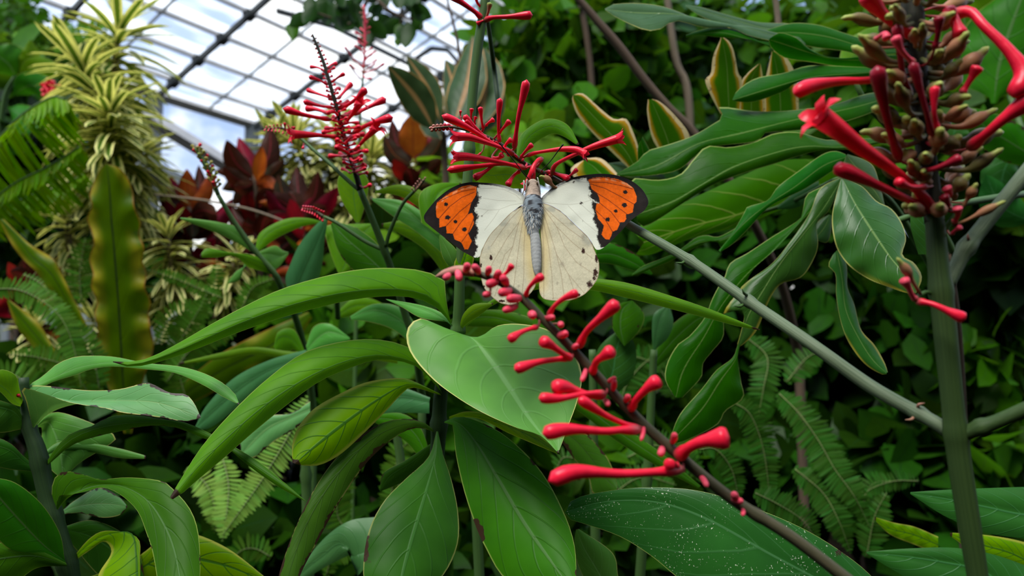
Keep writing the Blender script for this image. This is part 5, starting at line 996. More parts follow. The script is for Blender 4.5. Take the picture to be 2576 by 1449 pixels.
# ------------------------------------------------------------------ ferns
def frond(parent, mat, pts, w, spacing=9, dd=None, roll=25, lean=.25, shape='sword', stalk='fernstalk', jit=.06, r=None):
    a = cr(fill(pts, dd), 60); r = r or rng
    seg = np.linalg.norm(np.diff(a[:, :2], axis=0), axis=1).sum(); n = int(seg / spacing)
    q = cr(fill(pts, dd), n); p3 = P(q[:, 0], q[:, 1], q[:, 2]); t = nrm(np.gradient(p3, axis=0)); view = nrm(p3 - CAM)
    s = nrm(np.cross(t, view)); dv = nrm(view - t * (view * t).sum(1, keepdims=True))
    u = np.linspace(0, 1, n)
    prof = np.interp(u, [0, .08, .3, .7, .92, 1], [.3, .7, 1, .85, .35, .08]) if shape == 'sword' else np.interp(u, [0, .15, .4, .7, 1], [.7, 1, .95, .75, .3])
    L = w * q[:, 2] / F * prof
    B, D, U, LL = [], [], [], []
    for sd in (-1, 1):
        e = math.tan(math.radians(roll)) * (1 if sd > 0 else .4)
        d = nrm(sd * s + dv * e + t * lean + r.normal(size=(n, 3)) * jit)
        B.append(p3); D.append(d); U.append(nrm(-dv + sd * s * .3 + r.normal(size=(n, 3)) * .15)); LL.append(L * r.uniform(.85, 1.1, n))
    B, D, U, LL = map(np.concatenate, (B, D, U, LL))
    sp3 = spacing * np.concatenate([q[:, 2]] * 2) / F
    v, f, uv = leaf_cloud(B, D, -U, LL, np.minimum(LL * .3, sp3 * .52), nu=5, droop=.15, fold=.1, prof='strap')
    o = mesh_obj('frond', v, f, mat, parent, uv)
    sv, sf, suv, _ = sweep(p3, np.interp(u, [0, 1], [1.5, .6]) * q[:, 2] / F * (w / 45) ** .5, 6)
    so = mesh_obj('midrib', sv, sf, M[stalk], None, suv, loc=wloc(parent)); so.parent = o; so.location = (0, 0, 0)
    return o

def fern(label, base, fr, mat, group=None, **k):
    t = thing('sword_fern', label, 'fern', rootdown(base), group)
    for pts, w in fr:
        frond(t, mat, pts, w, **k)
    return t
fern('pale fern frond hanging down between the corner leaves', (760, 1500, .62), [([(780, 1000, .68), (745, 1060, .64), (700, 1140, .6), (650, 1220, .57), (600, 1290, .55), (560, 1345, .54)], 47), ([(560, 1150, .66), (575, 1220, .64), (570, 1290, .62), (560, 1360, .61)], 42), ([(470, 1180, .68), (520, 1220, .66), (545, 1300, .65), (540, 1340, .65)], 40)], M['fernp'], spacing=9, lean=.15)
fern('arching grey-green fern behind the tall yellow-brown blade', (120, 1100, .8), [([(-40, 730, .7), (40, 728, .7), (110, 760, .7), (160, 810, .7), (190, 890, .7), (205, 980, .7)], 40), ([(60, 690, .75), (110, 720, .74), (150, 790, .73), (180, 860, .72), (200, 950, .71)], 24), ([(100, 1010, .7), (60, 960, .69), (20, 940, .69), (-40, 950, .68)], 46), ([(240, 1020, .74), (180, 930, .73), (100, 900, .73), (20, 890, .73)], 46), ([(250, 980, .72), (235, 900, .72), (200, 840, .72), (160, 800, .72)], 40), ([(205, 760, .9), (200, 700, .9), (205, 650, .9), (215, 600, .9)], 40)], M['fern'], spacing=9)
fern('small light fern fronds among the dark red leaves', (560, 1100, .85), [([(560, 750, .8), (500, 725, .8), (440, 700, .8), (370, 678, .8)], 22), ([(500, 800, .85), (530, 740, .85), (545, 690, .85), (545, 650, .85)], 26), ([(430, 900, .8), (470, 830, .8), (500, 780, .8), (520, 740, .8)], 40), ([(420, 960, .78), (480, 880, .78), (560, 830, .78), (620, 810, .78)], 46), ([(400, 860, .82), (430, 800, .82), (480, 780, .82), (540, 790, .82)], 40), ([(600, 800, .85), (620, 750, .85), (640, 720, .85), (690, 700, .85)], 30), ([(470, 1010, .8), (450, 930, .8), (470, 880, .8), (520, 850, .8)], 46)], M['fern'], spacing=9)
g_ = 'dark sword ferns under the long branch'
fern('dark green fern with arching fronds under the slanting grey branch', (2050, 1500, .75), [([(1840, 1010, .62), (1885, 1040, .62), (1915, 1110, .62), (1930, 1190, .62), (1935, 1260, .62)], 44), ([(1960, 990, .66), (2010, 1040, .65), (2060, 1110, .64), (2100, 1180, .63), (2150, 1250, .62), (2190, 1330, .62)], 52), ([(1760, 1130, .6), (1800, 1130, .6), (1840, 1180, .6), (1860, 1260, .6)], 40), ([(1900, 1240, .58), (1960, 1270, .575), (2020, 1310, .57), (2060, 1370, .57)], 48), ([(2000, 1180, .64), (2070, 1240, .63), (2110, 1310, .62), (2140, 1390, .62)], 46), ([(2240, 1210, .7), (2200, 1215, .7), (2180, 1240, .7), (2170, 1280, .7)], 34), ([(2310, 1210, .68), (2250, 1210, .67), (2190, 1230, .665), (2170, 1255, .66)], 30), ([(1880, 850, .72), (1930, 900, .71), (1920, 980, .7), (1905, 1060, .7)], 44), ([(1980, 960, .8), (2030, 900, .8), (2080, 880, .8)], 40), ([(2180, 1400, .66), (2200, 1300, .66), (2230, 1240, .66)], 44)], M['fernd'], spacing=7.5)
fern('dark fern behind the pink flower tips and green stems', (1600, 1400, .85), [([(1400, 1180, .7), (1420, 1150, .7), (1470, 1160, .7)], 34), ([(1560, 1020, .75), (1580, 960, .75), (1640, 900, .75), (1720, 880, .75)], 46), ([(1700, 1000, .75), (1660, 930, .75), (1610, 900, .75), (1560, 900, .75)], 46), ([(1580, 1150, .72), (1650, 1120, .72), (1720, 1150, .72), (1770, 1210, .72)], 50), ([(1500, 1300, .7), (1560, 1230, .7), (1620, 1200, .7), (1700, 1220, .7)], 50)], M['fernd'], spacing=7.5)
fern('mid green fern low behind the leaf fork', (1000, 1449, .7), [([(900, 1350, .66), (850, 1300, .66), (860, 1200, .66), (900, 1130, .66)], 44), ([(980, 1300, .68), (990, 1200, .68), (1010, 1130, .68), (1060, 1090, .68)], 44), ([(680, 1400, .65), (640, 1380, .65), (600, 1390, .65), (560, 1449, .65)], 40), ([(820, 1449, .62), (840, 1400, .62), (900, 1390, .62)], 34)], M['fern'], spacing=9)
# ------------------------------------------------------------------ striped dracaenas (whorls of cream-edged straps)
def whorls(parent, mat, path, n, L, W, d, seed, up0=1.1, up1=-.25, name='leaf_whorl', chunk=26):
    """leaves spiralling up a stem; the youngest at the top stand upright, older ones arch down"""
    r = np.random.default_rng(seed); q = cr(fill(path, d), n); p3 = P(q[:, 0], q[:, 1], q[:, 2]); t = nrm(np.gradient(p3, axis=0))
    a = np.arange(n) * 2.39996 + r.normal(size=n) * .2
    ref = nrm(np.cross(t, FWD)); b = np.cross(t, ref)
    out = ref * np.cos(a)[:, None] + b * np.sin(a)[:, None]
    u = np.linspace(0, 1, n)                        # 0 low .. 1 top
    el = np.interp(u, [0, .7, .9, 1], [up1, .25, .7, up0]) + r.normal(size=n) * .15
    dirs = out * np.cos(el)[:, None] + t * np.sin(el)[:, None]
    ups = nrm(t * np.cos(el)[:, None] - out * np.sin(el)[:, None])
    ll = L * q[:, 2] / F * r.uniform(.8, 1.15, n) * np.interp(u, [0, .85, 1], [1, 1, .75])
    dr = np.interp(u, [0, .6, 1], [.55, .5, .12]) + r.normal(size=n) * .08
    for i in range(0, n, chunk):
        k = slice(i, i + chunk)
        v, f, uv = leaf_cloud(p3[k], dirs[k], ups[k] * 1.0, ll[k], np.full(len(ll[k]), W * d / F), nu=8, droop=dr[k], fold=.25, prof='strap')
        mesh_obj(name, v, f, mat, parent, uv)

D1 = plant('striped_dracaena', 'tall dracaena with dense whorls of yellow-edged green straps against the glass roof', 'plant', (300, 1000, 1.1))
pts, rr = to_soil([(320, 900, 1.15), (310, 620, 1.15), (300, 450, 1.15), (285, 330, 1.15), (290, 160, 1.15), (298, 60, 1.15)], [16, 14, 12, 10, 8, 5]); tube(D1, 'stem', M['woodl'], pts, rr, n=50)
pts = [(300, 440, 1.12), (270, 330, 1.1), (225, 230, 1.08), (205, 140, 1.07)]; tube(D1, 'stem', M['woodl'], pts, [10, 9, 8, 5], n=30)
pts = [(300, 440, 1.08), (285, 360, 1.04), (275, 300, 1.02), (268, 240, 1.01)]; tube(D1, 'stem', M['woodl'], pts, [10, 9, 8, 5], n=30)
pts = [(320, 620, 1.12), (330, 520, 1.08), (340, 430, 1.05)]; tube(D1, 'stem', M['woodl'], pts, [10, 9, 6], n=20)
whorls(D1, M['india'], [(290, 250), (292, 160), (298, 70)], 64, 150, 13, 1.15, 1)
whorls(D1, M['india'], [(255, 300), (225, 220), (205, 160)], 50, 150, 13, 1.07, 2)
whorls(D1, M['india'], [(300, 420), (285, 360), (272, 262)], 80, 142, 12, 1.01, 3)
whorls(D1, M['india2'], [(318, 560), (330, 480), (335, 380)], 90, 130, 10.5, 1.05, 4, up0=.5)
whorls(D1, M['india2'], [(250, 480), (262, 420), (265, 340)], 80, 128, 10.5, 1.04, 5, up0=.6)
D2 = plant('striped_dracaena', 'shorter dracaena of pale straps standing behind the tall blade', 'plant', (180, 1000, 1.0))
pts, rr = to_soil([(185, 900, 1.0), (180, 700, 1.0), (170, 560, 1.0)], [11, 10, 8]); tube(D2, 'stem', M['woodl'], pts, rr)
whorls(D2, M['india2'], [(185, 700), (178, 620), (160, 530)], 70, 90, 9, 1.0, 6)
whorls(D2, M['india2'], [(250, 900), (245, 850), (230, 790)], 56, 90, 9, .95, 7)
whorls(D2, M['india2'], [(100, 920), (95, 860), (90, 810)], 44, 90, 9, .95, 17)
D3 = plant('striped_dracaena', 'spreading dracaena of dull cream-edged straps behind the slanting flower spike', 'plant', (800, 900, 1.25))
for i, (p_, n, L) in enumerate((([(800, 520), (770, 430), (735, 330)], 60, 110), ([(830, 500), (840, 420), (850, 330)], 56, 105), ([(920, 520), (930, 450), (935, 390)], 52, 105), ([(700, 480), (690, 420), (690, 350)], 40, 100), ([(985, 540), (1000, 480), (1010, 420)], 44, 95), ([(870, 600), (880, 540), (890, 470)], 44, 100))):
    tube(D3, 'stem', M['woodl'], [(830 + (p_[0][0] - 830) * .3, 800, 1.28), (*p_[0], 1.25), (*p_[2], 1.25)], [11, 9, 6]); whorls(D3, M['india2'], p_, int(n * 1.5), L, 9.5, 1.25, 20 + i)
pts, rr = to_soil([(830, 900, 1.28), (830, 800, 1.28)], [14, 12]); tube(D3, 'stem', M['woodl'], pts, rr)
D4 = plant('striped_dracaena', 'low dracaena of dull straps below the dark red leaves', 'plant', (470, 1000, 1.0))
for i, (p_, n) in enumerate((([(440, 720), (430, 640), (420, 580)], 36), ([(560, 760), (580, 690), (600, 630)], 36), ([(460, 820), (450, 770), (440, 720)], 30))):
    tube(D4, 'stem', M['woodl'], [(500, 900, 1.0), (*p_[0], 1.0), (*p_[2], 1.0)], [10, 8, 5]); whorls(D4, M['india2'], p_, int(n * 1.5), 92, 8.5, 1.0, 40 + i)
pts, rr = to_soil([(500, 1000, 1.0), (500, 900, 1.0)], [10, 10]); tube(D4, 'stem', M['woodl'], pts, rr)

# ------------------------------------------------------------------ dark red crotons
def croton(label, base, stems, leaves, seed, d):
    t = plant('croton', label, 'plant', base)
    for s_ in stems:
        p_, q_ = to_soil([(x, y, d) for x, y in s_], [8, 7, 5][:len(s_)]); tube(t, 'stem', M['wood'], p_, q_, n=16)
    for (bx, by, tx, ty, w, mt, dz, b_) in leaves:
        mx_, my_ = (bx + tx) / 2 + b_ * (ty - by) * .12, (by + ty) / 2 - b_ * (tx - bx) * .12
        leafW(t, M[mt], [(bx, by, d), (mx_, my_, d + dz * .5), (tx, ty, d + dz)], w * .8, 'ovate', rl=15 + 20 * rng.random(), rr=15 + 20 * rng.random(), wave=.12, wf=2)
    r = random.Random(seed)                       # further, lower leaves round each stem
    for i in range(16):
        s_ = stems[0]; k = r.random() * .8 + .1; bx = np.interp(k, np.linspace(0, 1, len(s_)), [p[0] for p in s_]); by = np.interp(k, np.linspace(0, 1, len(s_)), [p[1] for p in s_])
        a = r.uniform(0, 2 * PI); L = r.uniform(70, 130); tx, ty = bx + L * math.cos(a), by - L * .55 * math.sin(a) - 15; dz = r.uniform(-.08, .06)
        leafW(t, M[r.choice(['maroon', 'maroon', 'redl', 'croton', 'orangel'])], [(bx, by, d), ((bx + tx) / 2, (by + ty) / 2 - 12, d + dz * .5), (tx, ty, d + dz)], r.uniform(15, 24), 'ovate', rl=25, rr=25, wave=.1, wf=2, nu=14, nv=3)
    return t
croton('tallest dark red croton rising above the glass roof edge', (640, 900, 1.15), [[(660, 800), (650, 560), (640, 440)]],
       [(640, 450, 570, 352, 34, 'maroon', -.03, 1), (640, 450, 600, 345, 30, 'redl', .03, 0), (640, 455, 680, 315, 36, 'maroon', .03, -1), (645, 460, 660, 370, 22, 'orangel', -.05, 0), (640, 460, 560, 420, 26, 'maroon', -.04, 1), (640, 460, 590, 470, 24, 'maroon', -.06, 1), (645, 455, 715, 400, 24, 'croton', 0, -1), (650, 560, 720, 470, 30, 'croton', -.03, 1), (650, 560, 700, 420, 30, 'maroon', .05, 1), (655, 570, 620, 480, 30, 'redl', -.02, 1), (655, 640, 585, 560, 32, 'maroon', .03, 1), (655, 665, 575, 620, 32, 'croton', .02, 1), (655, 690, 595, 700, 28, 'maroon', .0, 0), (655, 600, 575, 510, 32, 'maroon', .05, 1), (655, 700, 720, 690, 28, 'redl', .02, 0), (650, 565, 610, 560, 26, 'maroon', -.05, 1), (655, 600, 700, 560, 26, 'redl', -.05, 0), (655, 620, 600, 640, 26, 'maroon', -.06, 0)], 1, 1.15)
croton('croton with orange upright leaves beside the tall yellow-brown blade', (480, 900, 1.1), [[(480, 820), (478, 600), (475, 520)]],
       [(475, 530, 470, 425, 30, 'orangel', 0, 0), (478, 525, 500, 415, 22, 'maroon', .03, -1), (478, 528, 530, 435, 24, 'orangel', .02, -1), (475, 530, 430, 440, 24, 'redl', .02, 1), (475, 535, 400, 480, 26, 'maroon', -.02, 1), (475, 600, 415, 490, 32, 'redl', -.02, 1), (478, 650, 590, 560, 30, 'maroon', .02, -1), (478, 660, 605, 625, 30, 'maroon', -.02, -1), (478, 600, 585, 500, 30, 'redl', .03, -1), (475, 605, 385, 560, 26, 'maroon', -.03, 1), (478, 605, 540, 520, 26, 'maroon', -.03, -1), (478, 610, 450, 510, 30, 'redl', -.05, 0), (478, 625, 430, 640, 24, 'maroon', -.05, 0), (478, 640, 540, 600, 24, 'redl', -.04, -1), (478, 660, 400, 600, 24, 'maroon', 0, 0), (478, 560, 550, 560, 26, 'maroon', -.02, 0), (480, 700, 550, 640, 24, 'redl', -.02, 0)], 2, 1.1)
croton('croton with dark green and crimson leaves below the pale dracaena', (760, 900, 1.1), [[(770, 830), (765, 600), (750, 520)]],
       [(755, 540, 700, 440, 34, 'croton', 0, 1), (755, 540, 745, 420, 32, 'maroon', .03, 0), (755, 545, 800, 430, 30, 'maroon', 0, -1), (760, 550, 850, 470, 30, 'redl', -.02, -1), (750, 545, 670, 480, 28, 'redl', -.02, 1), (760, 560, 820, 520, 28, 'maroon', -.04, 0), (755, 560, 690, 540, 30, 'redl', -.05, 1), (760, 580, 850, 560, 24, 'orangel', -.02, 0), (760, 600, 690, 600, 26, 'maroon', -.04, 0), (765, 620, 840, 600, 24, 'maroon', -.03, 0), (760, 610, 730, 500, 28, 'redl', -.07, 0), (765, 680, 720, 640, 22, 'redl', -.04, 0), (765, 690, 820, 660, 22, 'maroon', -.04, 0)], 3, 1.1)
croton('croton with a yellow and red fan leaf beneath the pointed grey leaves', (1040, 800, 1.2), [[(1050, 800), (1045, 560), (1040, 440)]],
       [(1040, 400, 1038, 285, 48, 'orangel', -.02, 0), (1040, 410, 985, 300, 26, 'maroon', .02, 1), (1042, 410, 1095, 290, 32, 'redl', .03, -1), (1042, 420, 1120, 330, 34, 'croton', -.02, -1), (1038, 420, 965, 340, 30, 'croton', .0, 1), (1042, 440, 1110, 400, 28, 'maroon', -.04, -1), (1040, 450, 990, 400, 26, 'redl', -.03, 1), (1042, 470, 1100, 460, 24, 'croton', -.03, 0), (1045, 540, 1110, 500, 24, 'orangel', -.04, 0), (1045, 500, 980, 480, 26, 'croton', -.03, 0)], 4, 1.2)
croton('low croton with dark red leaves behind the ferns', (80, 1000, 1.05), [[(90, 900), (85, 760), (80, 700)]],
       [(85, 720, 20, 660, 26, 'redl', 0, 1), (85, 715, 60, 650, 24, 'maroon', 0, 1), (85, 715, 160, 640, 26, 'redl', 0, -1), (88, 740, 170, 690, 26, 'maroon', 0, 0), (85, 740, 0, 740, 24, 'maroon', 0, 0), (88, 760, 150, 740, 24, 'redl', -.03, 0)], 5, 1.05)

# ------------------------------------------------------------------ pointed grey-green leaves
Fp = plant('rubber_plant', 'plant with large pointed grey-green leaves and brown midribs before the glass roof', 'plant', (1150, 800, 1.0))
pts, rr = to_soil([(1150, 800, 1.05), (1130, 600, 1.05), (1120, 420, 1.05), (1115, 330, 1.05)], [12, 10, 8, 6]); tube(Fp, 'stem', M['wood'], pts, rr)
for bx, by, tx, ty, w, dz in ((1095, 330, 975, 165, 42, 0), (1110, 310, 1022, 140, 32, .05), (1140, 320, 1190, 90, 46, .08), (1200, 330, 1215, 120, 50, .1), (1150, 330, 1120, 150, 36, .12), (1110, 350, 1030, 230, 40, .1), (1180, 350, 1250, 200, 40, .1)):
    leafW(Fp, M['ficus'], [(bx, by, 1.02), ((bx + tx) / 2 + 12, (by + ty) / 2, 1.02 + dz * .5), (tx, ty, 1.02 + dz)], w, 'lance', rl=-25, rr=30, wave=.05)

# ------------------------------------------------------------------ far pale-red spike against the sky
FR = plant('firespike_plant', 'distant slender stem with a pale red spike against the glass roof', 'plant', (905, 700, 1.0))
pts, rr = to_soil([(900, 560, .8), (902, 400, .8), (908, 250, .8), (914, 190, .8)], [5, 4, 3.5, 3]); tube(FR, 'stem', M['stem'], pts, rr, n=40, k=8)
s7 = tube(FR, 'flower_spike', M['pink'], [(914, 190, .8), (918, 100, .8), (918, 50, .8), (915, 12, .8)], [2.4, 3, 4, 2], n=24, k=8)
for k in range(40):
    y = 20 + k * 4.3; a = k * 2.4; L = 10 + (k / 40) * 38 * (.5 + .5 * r4.random())
    k % 3 and bud(s7, M['pink'] if k > 8 else M['tipbud'], [(917, y, .8), (917 + L * .5 * math.cos(a), y - L * .25, .8 + L * .5 * math.sin(a) * .8 / F), (917 + L * math.cos(a), y - L * .5, .8 + L * math.sin(a) * .8 / F)], 3.2, k=7, n=8)
for a, b in (((912, 185), (970, 158)), ((912, 170), (865, 115)), ((912, 190), (935, 197)), ((908, 200), (880, 160))): bud(s7, M['pink'], [(*a, .8), ((a[0] + b[0]) / 2, (a[1] + b[1]) / 2 + 4, .79), (*b, .78)], 4, k=7, n=10)

# ------------------------------------------------------------------ shrubs and trees: foliage of single leaves with their branches
def shrub(name, label, cat, base, blobs, mat, leaf, seed, branches=(), shape='ovate', aspect=.36, group=None, up=.5, bmat='wood', droop=.2):
    """blobs: (x, y, d, rx, ry, rz_m, n) in pixels; leaf: length in metres"""
    t = thing(name, label, cat, rootdown(base), group); r = np.random.default_rng(seed)
    for (x, y, d, rx, ry, rz, n) in blobs:
        p = rnd_dirs(n, r) * (r.random((n, 1)) ** .45)
        px = x + p[:, 0] * rx; py = y + p[:, 1] * ry; dep = np.maximum(d + p[:, 2] * rz, .5)
        pos = P(px, py, dep)
        c = P(x, y, d)
        dirs = nrm(nrm(pos - c) * .7 + rnd_dirs(n, r) * .8 + np.array([0, 0, -.25]))
        ups = nrm(rnd_dirs(n, r) * .7 + np.array([0, -.35, up]))
        ll = leaf * r.uniform(.65, 1.25, n)
        v, f, uv = leaf_cloud(pos, dirs, ups, ll, ll * aspect, nu=5, droop=droop, fold=.12, prof=shape)
        mesh_obj('foliage', v, f, mat if not isinstance(mat, list) else mat[r.integers(len(mat))], t, uv)
    if not branches:
        b0 = blobs[0]; branches = [([(b0[0], max(b0[1] + 60, 900), b0[2]), (b0[0] + 10, b0[1], b0[2])], [8, 5])]
    for pts, rr in branches:
        if pts[0][1] >= 800: pts, rr = to_soil(pts, rr)
        tube(t, 'branch', M[bmat], pts, rr, n=8 * len(pts), k=8)
    return t
shrub('leafy_shrub', 'tall bushy shrub of round mid-green leaves right behind the feeding flowers', 'shrub', (1450, 900, 1.7),
      [(1330, 120, 1.7, 130, 130, .25, 260), (1480, 70, 1.8, 180, 140, .3, 420), (1420, 260, 1.7, 170, 130, .3, 380), (1290, 290, 1.6, 100, 90, .2, 160), (1580, 230, 1.9, 160, 160, .3, 380), (1560, 30, 1.8, 120, 90, .3, 240)], [M['bush'], M['bushd'], M['bush']], .062, 31,
      [([(1690, 900, 1.75), (1600, 560, 1.75), (1480, 300, 1.75), (1420, 100, 1.75)], [14, 11, 9, 6]), ([(1500, 340, 1.75), (1560, 200, 1.8), (1600, 60, 1.85)], [7, 6, 4])])
shrub('leafy_shrub', 'shrub of small dark leaves behind the yellow-rimmed lobes', 'shrub', (1800, 900, 2.0),
      [(1700, 130, 2.1, 170, 170, .3, 420), (1880, 90, 2.2, 170, 120, .3, 280), (1780, 300, 2.0, 170, 130, .3, 360), (1660, 330, 1.9, 130, 130, .3, 300), (2040, 60, 2.2, 130, 90, .3, 110), (1560, 420, 1.7, 150, 130, .3, 300)], [M['bushd'], M['bush'], M['bushd']], .075, 32,
      [([(1850, 900, 2.0), (1800, 600, 2.0), (1740, 330, 2.0), (1700, 60, 2.0)], [14, 12, 9, 7])])
shrub('leafy_shrub', 'dense shrub of broad leaves behind the big red spike', 'shrub', (2350, 900, 1.3),
      [(2250, 140, 1.5, 160, 170, .2, 220), (2440, 330, 1.2, 170, 130, .2, 170), (2150, 250, 1.6, 160, 150, .2, 240), (2500, 640, 1.3, 150, 120, .25, 200), (2540, 480, 1.2, 110, 110, .2, 110), (2800, 350, 1.4, 180, 220, .3, 200), (3080, 400, 1.6, 200, 260, .3, 220)], [M['bush'], M['bushd']], .09, 33,
      [([(2540, 1100, 1.4), (2500, 700, 1.35), (2450, 400, 1.3), (2300, 120, 1.5)], [18, 14, 10, 6])])
shrub('leafy_shrub', 'dark shrub with pointed leaves at the edge beside the tall thick stem', 'shrub', (2520, 1100, 1.3),
      [(2500, 900, 1.3, 120, 150, .3, 380), (2560, 760, 1.4, 100, 120, .3, 240), (2520, 1080, 1.3, 130, 110, .3, 330), (2780, 900, 1.4, 180, 260, .3, 420), (3100, 800, 1.5, 220, 300, .3, 420), (2480, 1190, 1.15, 130, 70, .2, 150)], [M['bushd'], M['bushd'], M['bush']], .062, 34,
      [([(2560, 1300, 1.35), (2540, 1000, 1.35), (2500, 800, 1.3)], [16, 12, 8])])
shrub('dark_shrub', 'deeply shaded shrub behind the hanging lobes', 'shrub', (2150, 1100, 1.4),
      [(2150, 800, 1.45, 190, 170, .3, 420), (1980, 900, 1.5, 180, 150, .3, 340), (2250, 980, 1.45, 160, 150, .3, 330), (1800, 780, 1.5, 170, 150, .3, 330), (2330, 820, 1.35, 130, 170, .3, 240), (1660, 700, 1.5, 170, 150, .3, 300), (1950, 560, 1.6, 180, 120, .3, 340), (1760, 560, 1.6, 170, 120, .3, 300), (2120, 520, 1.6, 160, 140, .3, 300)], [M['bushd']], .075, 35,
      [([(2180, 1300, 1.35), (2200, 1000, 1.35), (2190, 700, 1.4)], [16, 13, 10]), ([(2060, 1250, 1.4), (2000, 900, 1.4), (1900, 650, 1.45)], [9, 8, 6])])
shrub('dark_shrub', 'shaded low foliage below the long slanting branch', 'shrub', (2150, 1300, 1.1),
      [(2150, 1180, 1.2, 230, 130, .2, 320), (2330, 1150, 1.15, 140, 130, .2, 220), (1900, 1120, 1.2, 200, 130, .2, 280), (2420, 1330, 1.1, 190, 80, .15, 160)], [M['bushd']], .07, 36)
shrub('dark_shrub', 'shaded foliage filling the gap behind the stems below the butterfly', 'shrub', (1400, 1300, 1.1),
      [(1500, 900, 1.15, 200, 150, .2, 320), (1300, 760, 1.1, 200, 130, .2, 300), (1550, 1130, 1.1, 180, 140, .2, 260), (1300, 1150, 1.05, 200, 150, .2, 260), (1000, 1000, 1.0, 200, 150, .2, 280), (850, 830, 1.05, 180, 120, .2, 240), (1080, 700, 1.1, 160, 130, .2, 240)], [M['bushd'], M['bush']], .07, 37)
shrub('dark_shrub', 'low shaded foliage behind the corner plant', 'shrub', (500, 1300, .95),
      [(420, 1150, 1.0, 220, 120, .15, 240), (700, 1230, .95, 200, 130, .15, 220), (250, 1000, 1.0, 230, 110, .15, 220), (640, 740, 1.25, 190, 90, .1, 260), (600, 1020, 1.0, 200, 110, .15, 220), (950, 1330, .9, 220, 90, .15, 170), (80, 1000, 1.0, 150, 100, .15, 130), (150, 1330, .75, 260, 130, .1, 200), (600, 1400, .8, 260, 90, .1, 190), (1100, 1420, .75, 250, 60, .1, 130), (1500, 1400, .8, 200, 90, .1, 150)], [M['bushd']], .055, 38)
shrub('light_shrub', 'yellow-green shrub with small leaves behind the tall flower stem', 'shrub', (1280, 800, 1.3),
      [(1300, 360, 1.3, 90, 60, .15, 90), (1260, 300, 1.35, 60, 60, .1, 50), (1000, 620, 1.1, 90, 60, .15, 90), (1150, 440, 1.3, 100, 60, .15, 80)], [M['bushl']], .05, 39)
# tree in the upper corner, and broad leaves under it
shrub('tree', 'distant fine-leaved tree in the upper corner before the glass roof', 'tree', (60, 900, 3.0),
      [(30, 60, 3.0, 90, 90, .4, 900), (110, 130, 3.1, 110, 60, .4, 420), (20, 140, 2.9, 80, 90, .4, 520), (200, 110, 3.1, 90, 55, .3, 420), (180, 180, 3.0, 100, 60, .3, 600)], [M['bush'], M['bushl']], .036, 41,
      [([(40, 900, 3.0), (40, 500, 3.0), (50, 200, 3.0), (30, 60, 3.0)], [14, 12, 10, 6])])
shrub('leafy_shrub', 'shrub with dark leaves and a red flower behind the palm frond', 'shrub', (80, 900, 1.6),
      [(70, 300, 1.6, 120, 110, .25, 170), (90, 480, 1.6, 150, 110, .25, 240), (100, 600, 1.5, 160, 100, .2, 230), (330, 640, 1.5, 120, 90, .2, 150), (30, 210, 1.6, 70, 70, .2, 60), (-220, 420, 1.6, 200, 240, .3, 260), (-300, 800, 1.5, 240, 240, .3, 280)], [M['bushd'], M['bush']], .085, 42,
      [([(60, 900, 1.6), (60, 600, 1.6), (50, 300, 1.6)], [14, 11, 8])])
BL = plant('broadleaf_plant', 'plant with broad bright leaves under the corner tree', 'plant', (30, 900, 1.3))
pts, rr = to_soil([(-30, 700, 1.3), (-20, 500, 1.3), (10, 260, 1.3), (40, 190, 1.3)], [8, 8, 7, 5]); tube(BL, 'stem', M['stem'], pts, rr)
for a, w in (([(40, 195, 1.3), (20, 160, 1.28), (-30, 125, 1.26)], 52), ([(40, 195, 1.3), (75, 150, 1.3), (78, 100, 1.3)], 24), ([(45, 195, 1.3), (100, 170, 1.28), (160, 185, 1.25)], 26), ([(30, 240, 1.3), (80, 215, 1.27), (150, 240, 1.24)], 34), ([(20, 270, 1.3), (50, 290, 1.25), (90, 330, 1.22)], 34)):
    leafW(BL, M['mid'] if w > 30 else M['fresh'], a, w, 'ovate', rl=30, rr=10)
RF = thing('red_flower_head', 'small bright red flower cluster among leaves under the corner tree', 'flower', P(125, 222, 1.16))
for k in range(16):
    a = k * 2.4; rr_ = 8 + k * 1.6
    bud(RF, M['red'], [(125, 225, 1.16), (125 + rr_ * .6 * math.cos(a), 222 + rr_ * .5 * math.sin(a), 1.15), (125 + rr_ * math.cos(a), 222 + rr_ * .8 * math.sin(a), 1.14)], 6, k=7, n=8, name='petal')
tube(RF, 'stem', M['stem'], [(60, 400, 1.3), (95, 290, 1.18), (125, 225, 1.16)], [4, 4, 3])
# palm fronds
def palm(label, base, fr):
    t = plant('palm', label, 'palm', base)
    pts, rr = to_soil([(-90, 760, .98), (-60, 560, .96), (-60, 420, .95)], [14, 12, 8]); tube(t, 'trunk', M['wood'], pts, rr)
    for pts, n, L, sd in fr:
        q = cr(fill(pts), n); p3 = P(q[:, 0], q[:, 1], q[:, 2]); tt = nrm(np.gradient(p3, axis=0)); r = np.random.default_rng(sd)
        B, D, U, LL = [], [], [], []
        for s_ in (-1, 1):
            d = nrm(np.array([0, -.15, -1.0])[None] * .9 + tt * .5 + s_ * FWD * .45 + r.normal(size=(n, 3)) * .06)
            B.append(p3); D.append(d); U.append(nrm(np.cross(d, tt) * s_ + np.array([0, -.2, .2]))); LL.append(L * q[:, 2] / F * np.interp(np.linspace(0, 1, n), [0, .3, .8, 1], [.7, 1, .8, .35]) * r.uniform(.9, 1.1, n))
        v, f, uv = leaf_cloud(*map(np.concatenate, (B, D, U)), np.concatenate(LL), 4.2 * q[0, 2] / F, nu=6, droop=.12, fold=.2, prof='strap')
        o = mesh_obj('frond', v, f, M['palm'], t, uv)
        sv, sf, su, _ = sweep(p3, np.full(n, 3.0) * q[:, 2] / F, 6); so = mesh_obj('midrib', sv, sf, M['stem'], None, su, loc=wloc(t)); so.parent = o; so.location = (0, 0, 0)
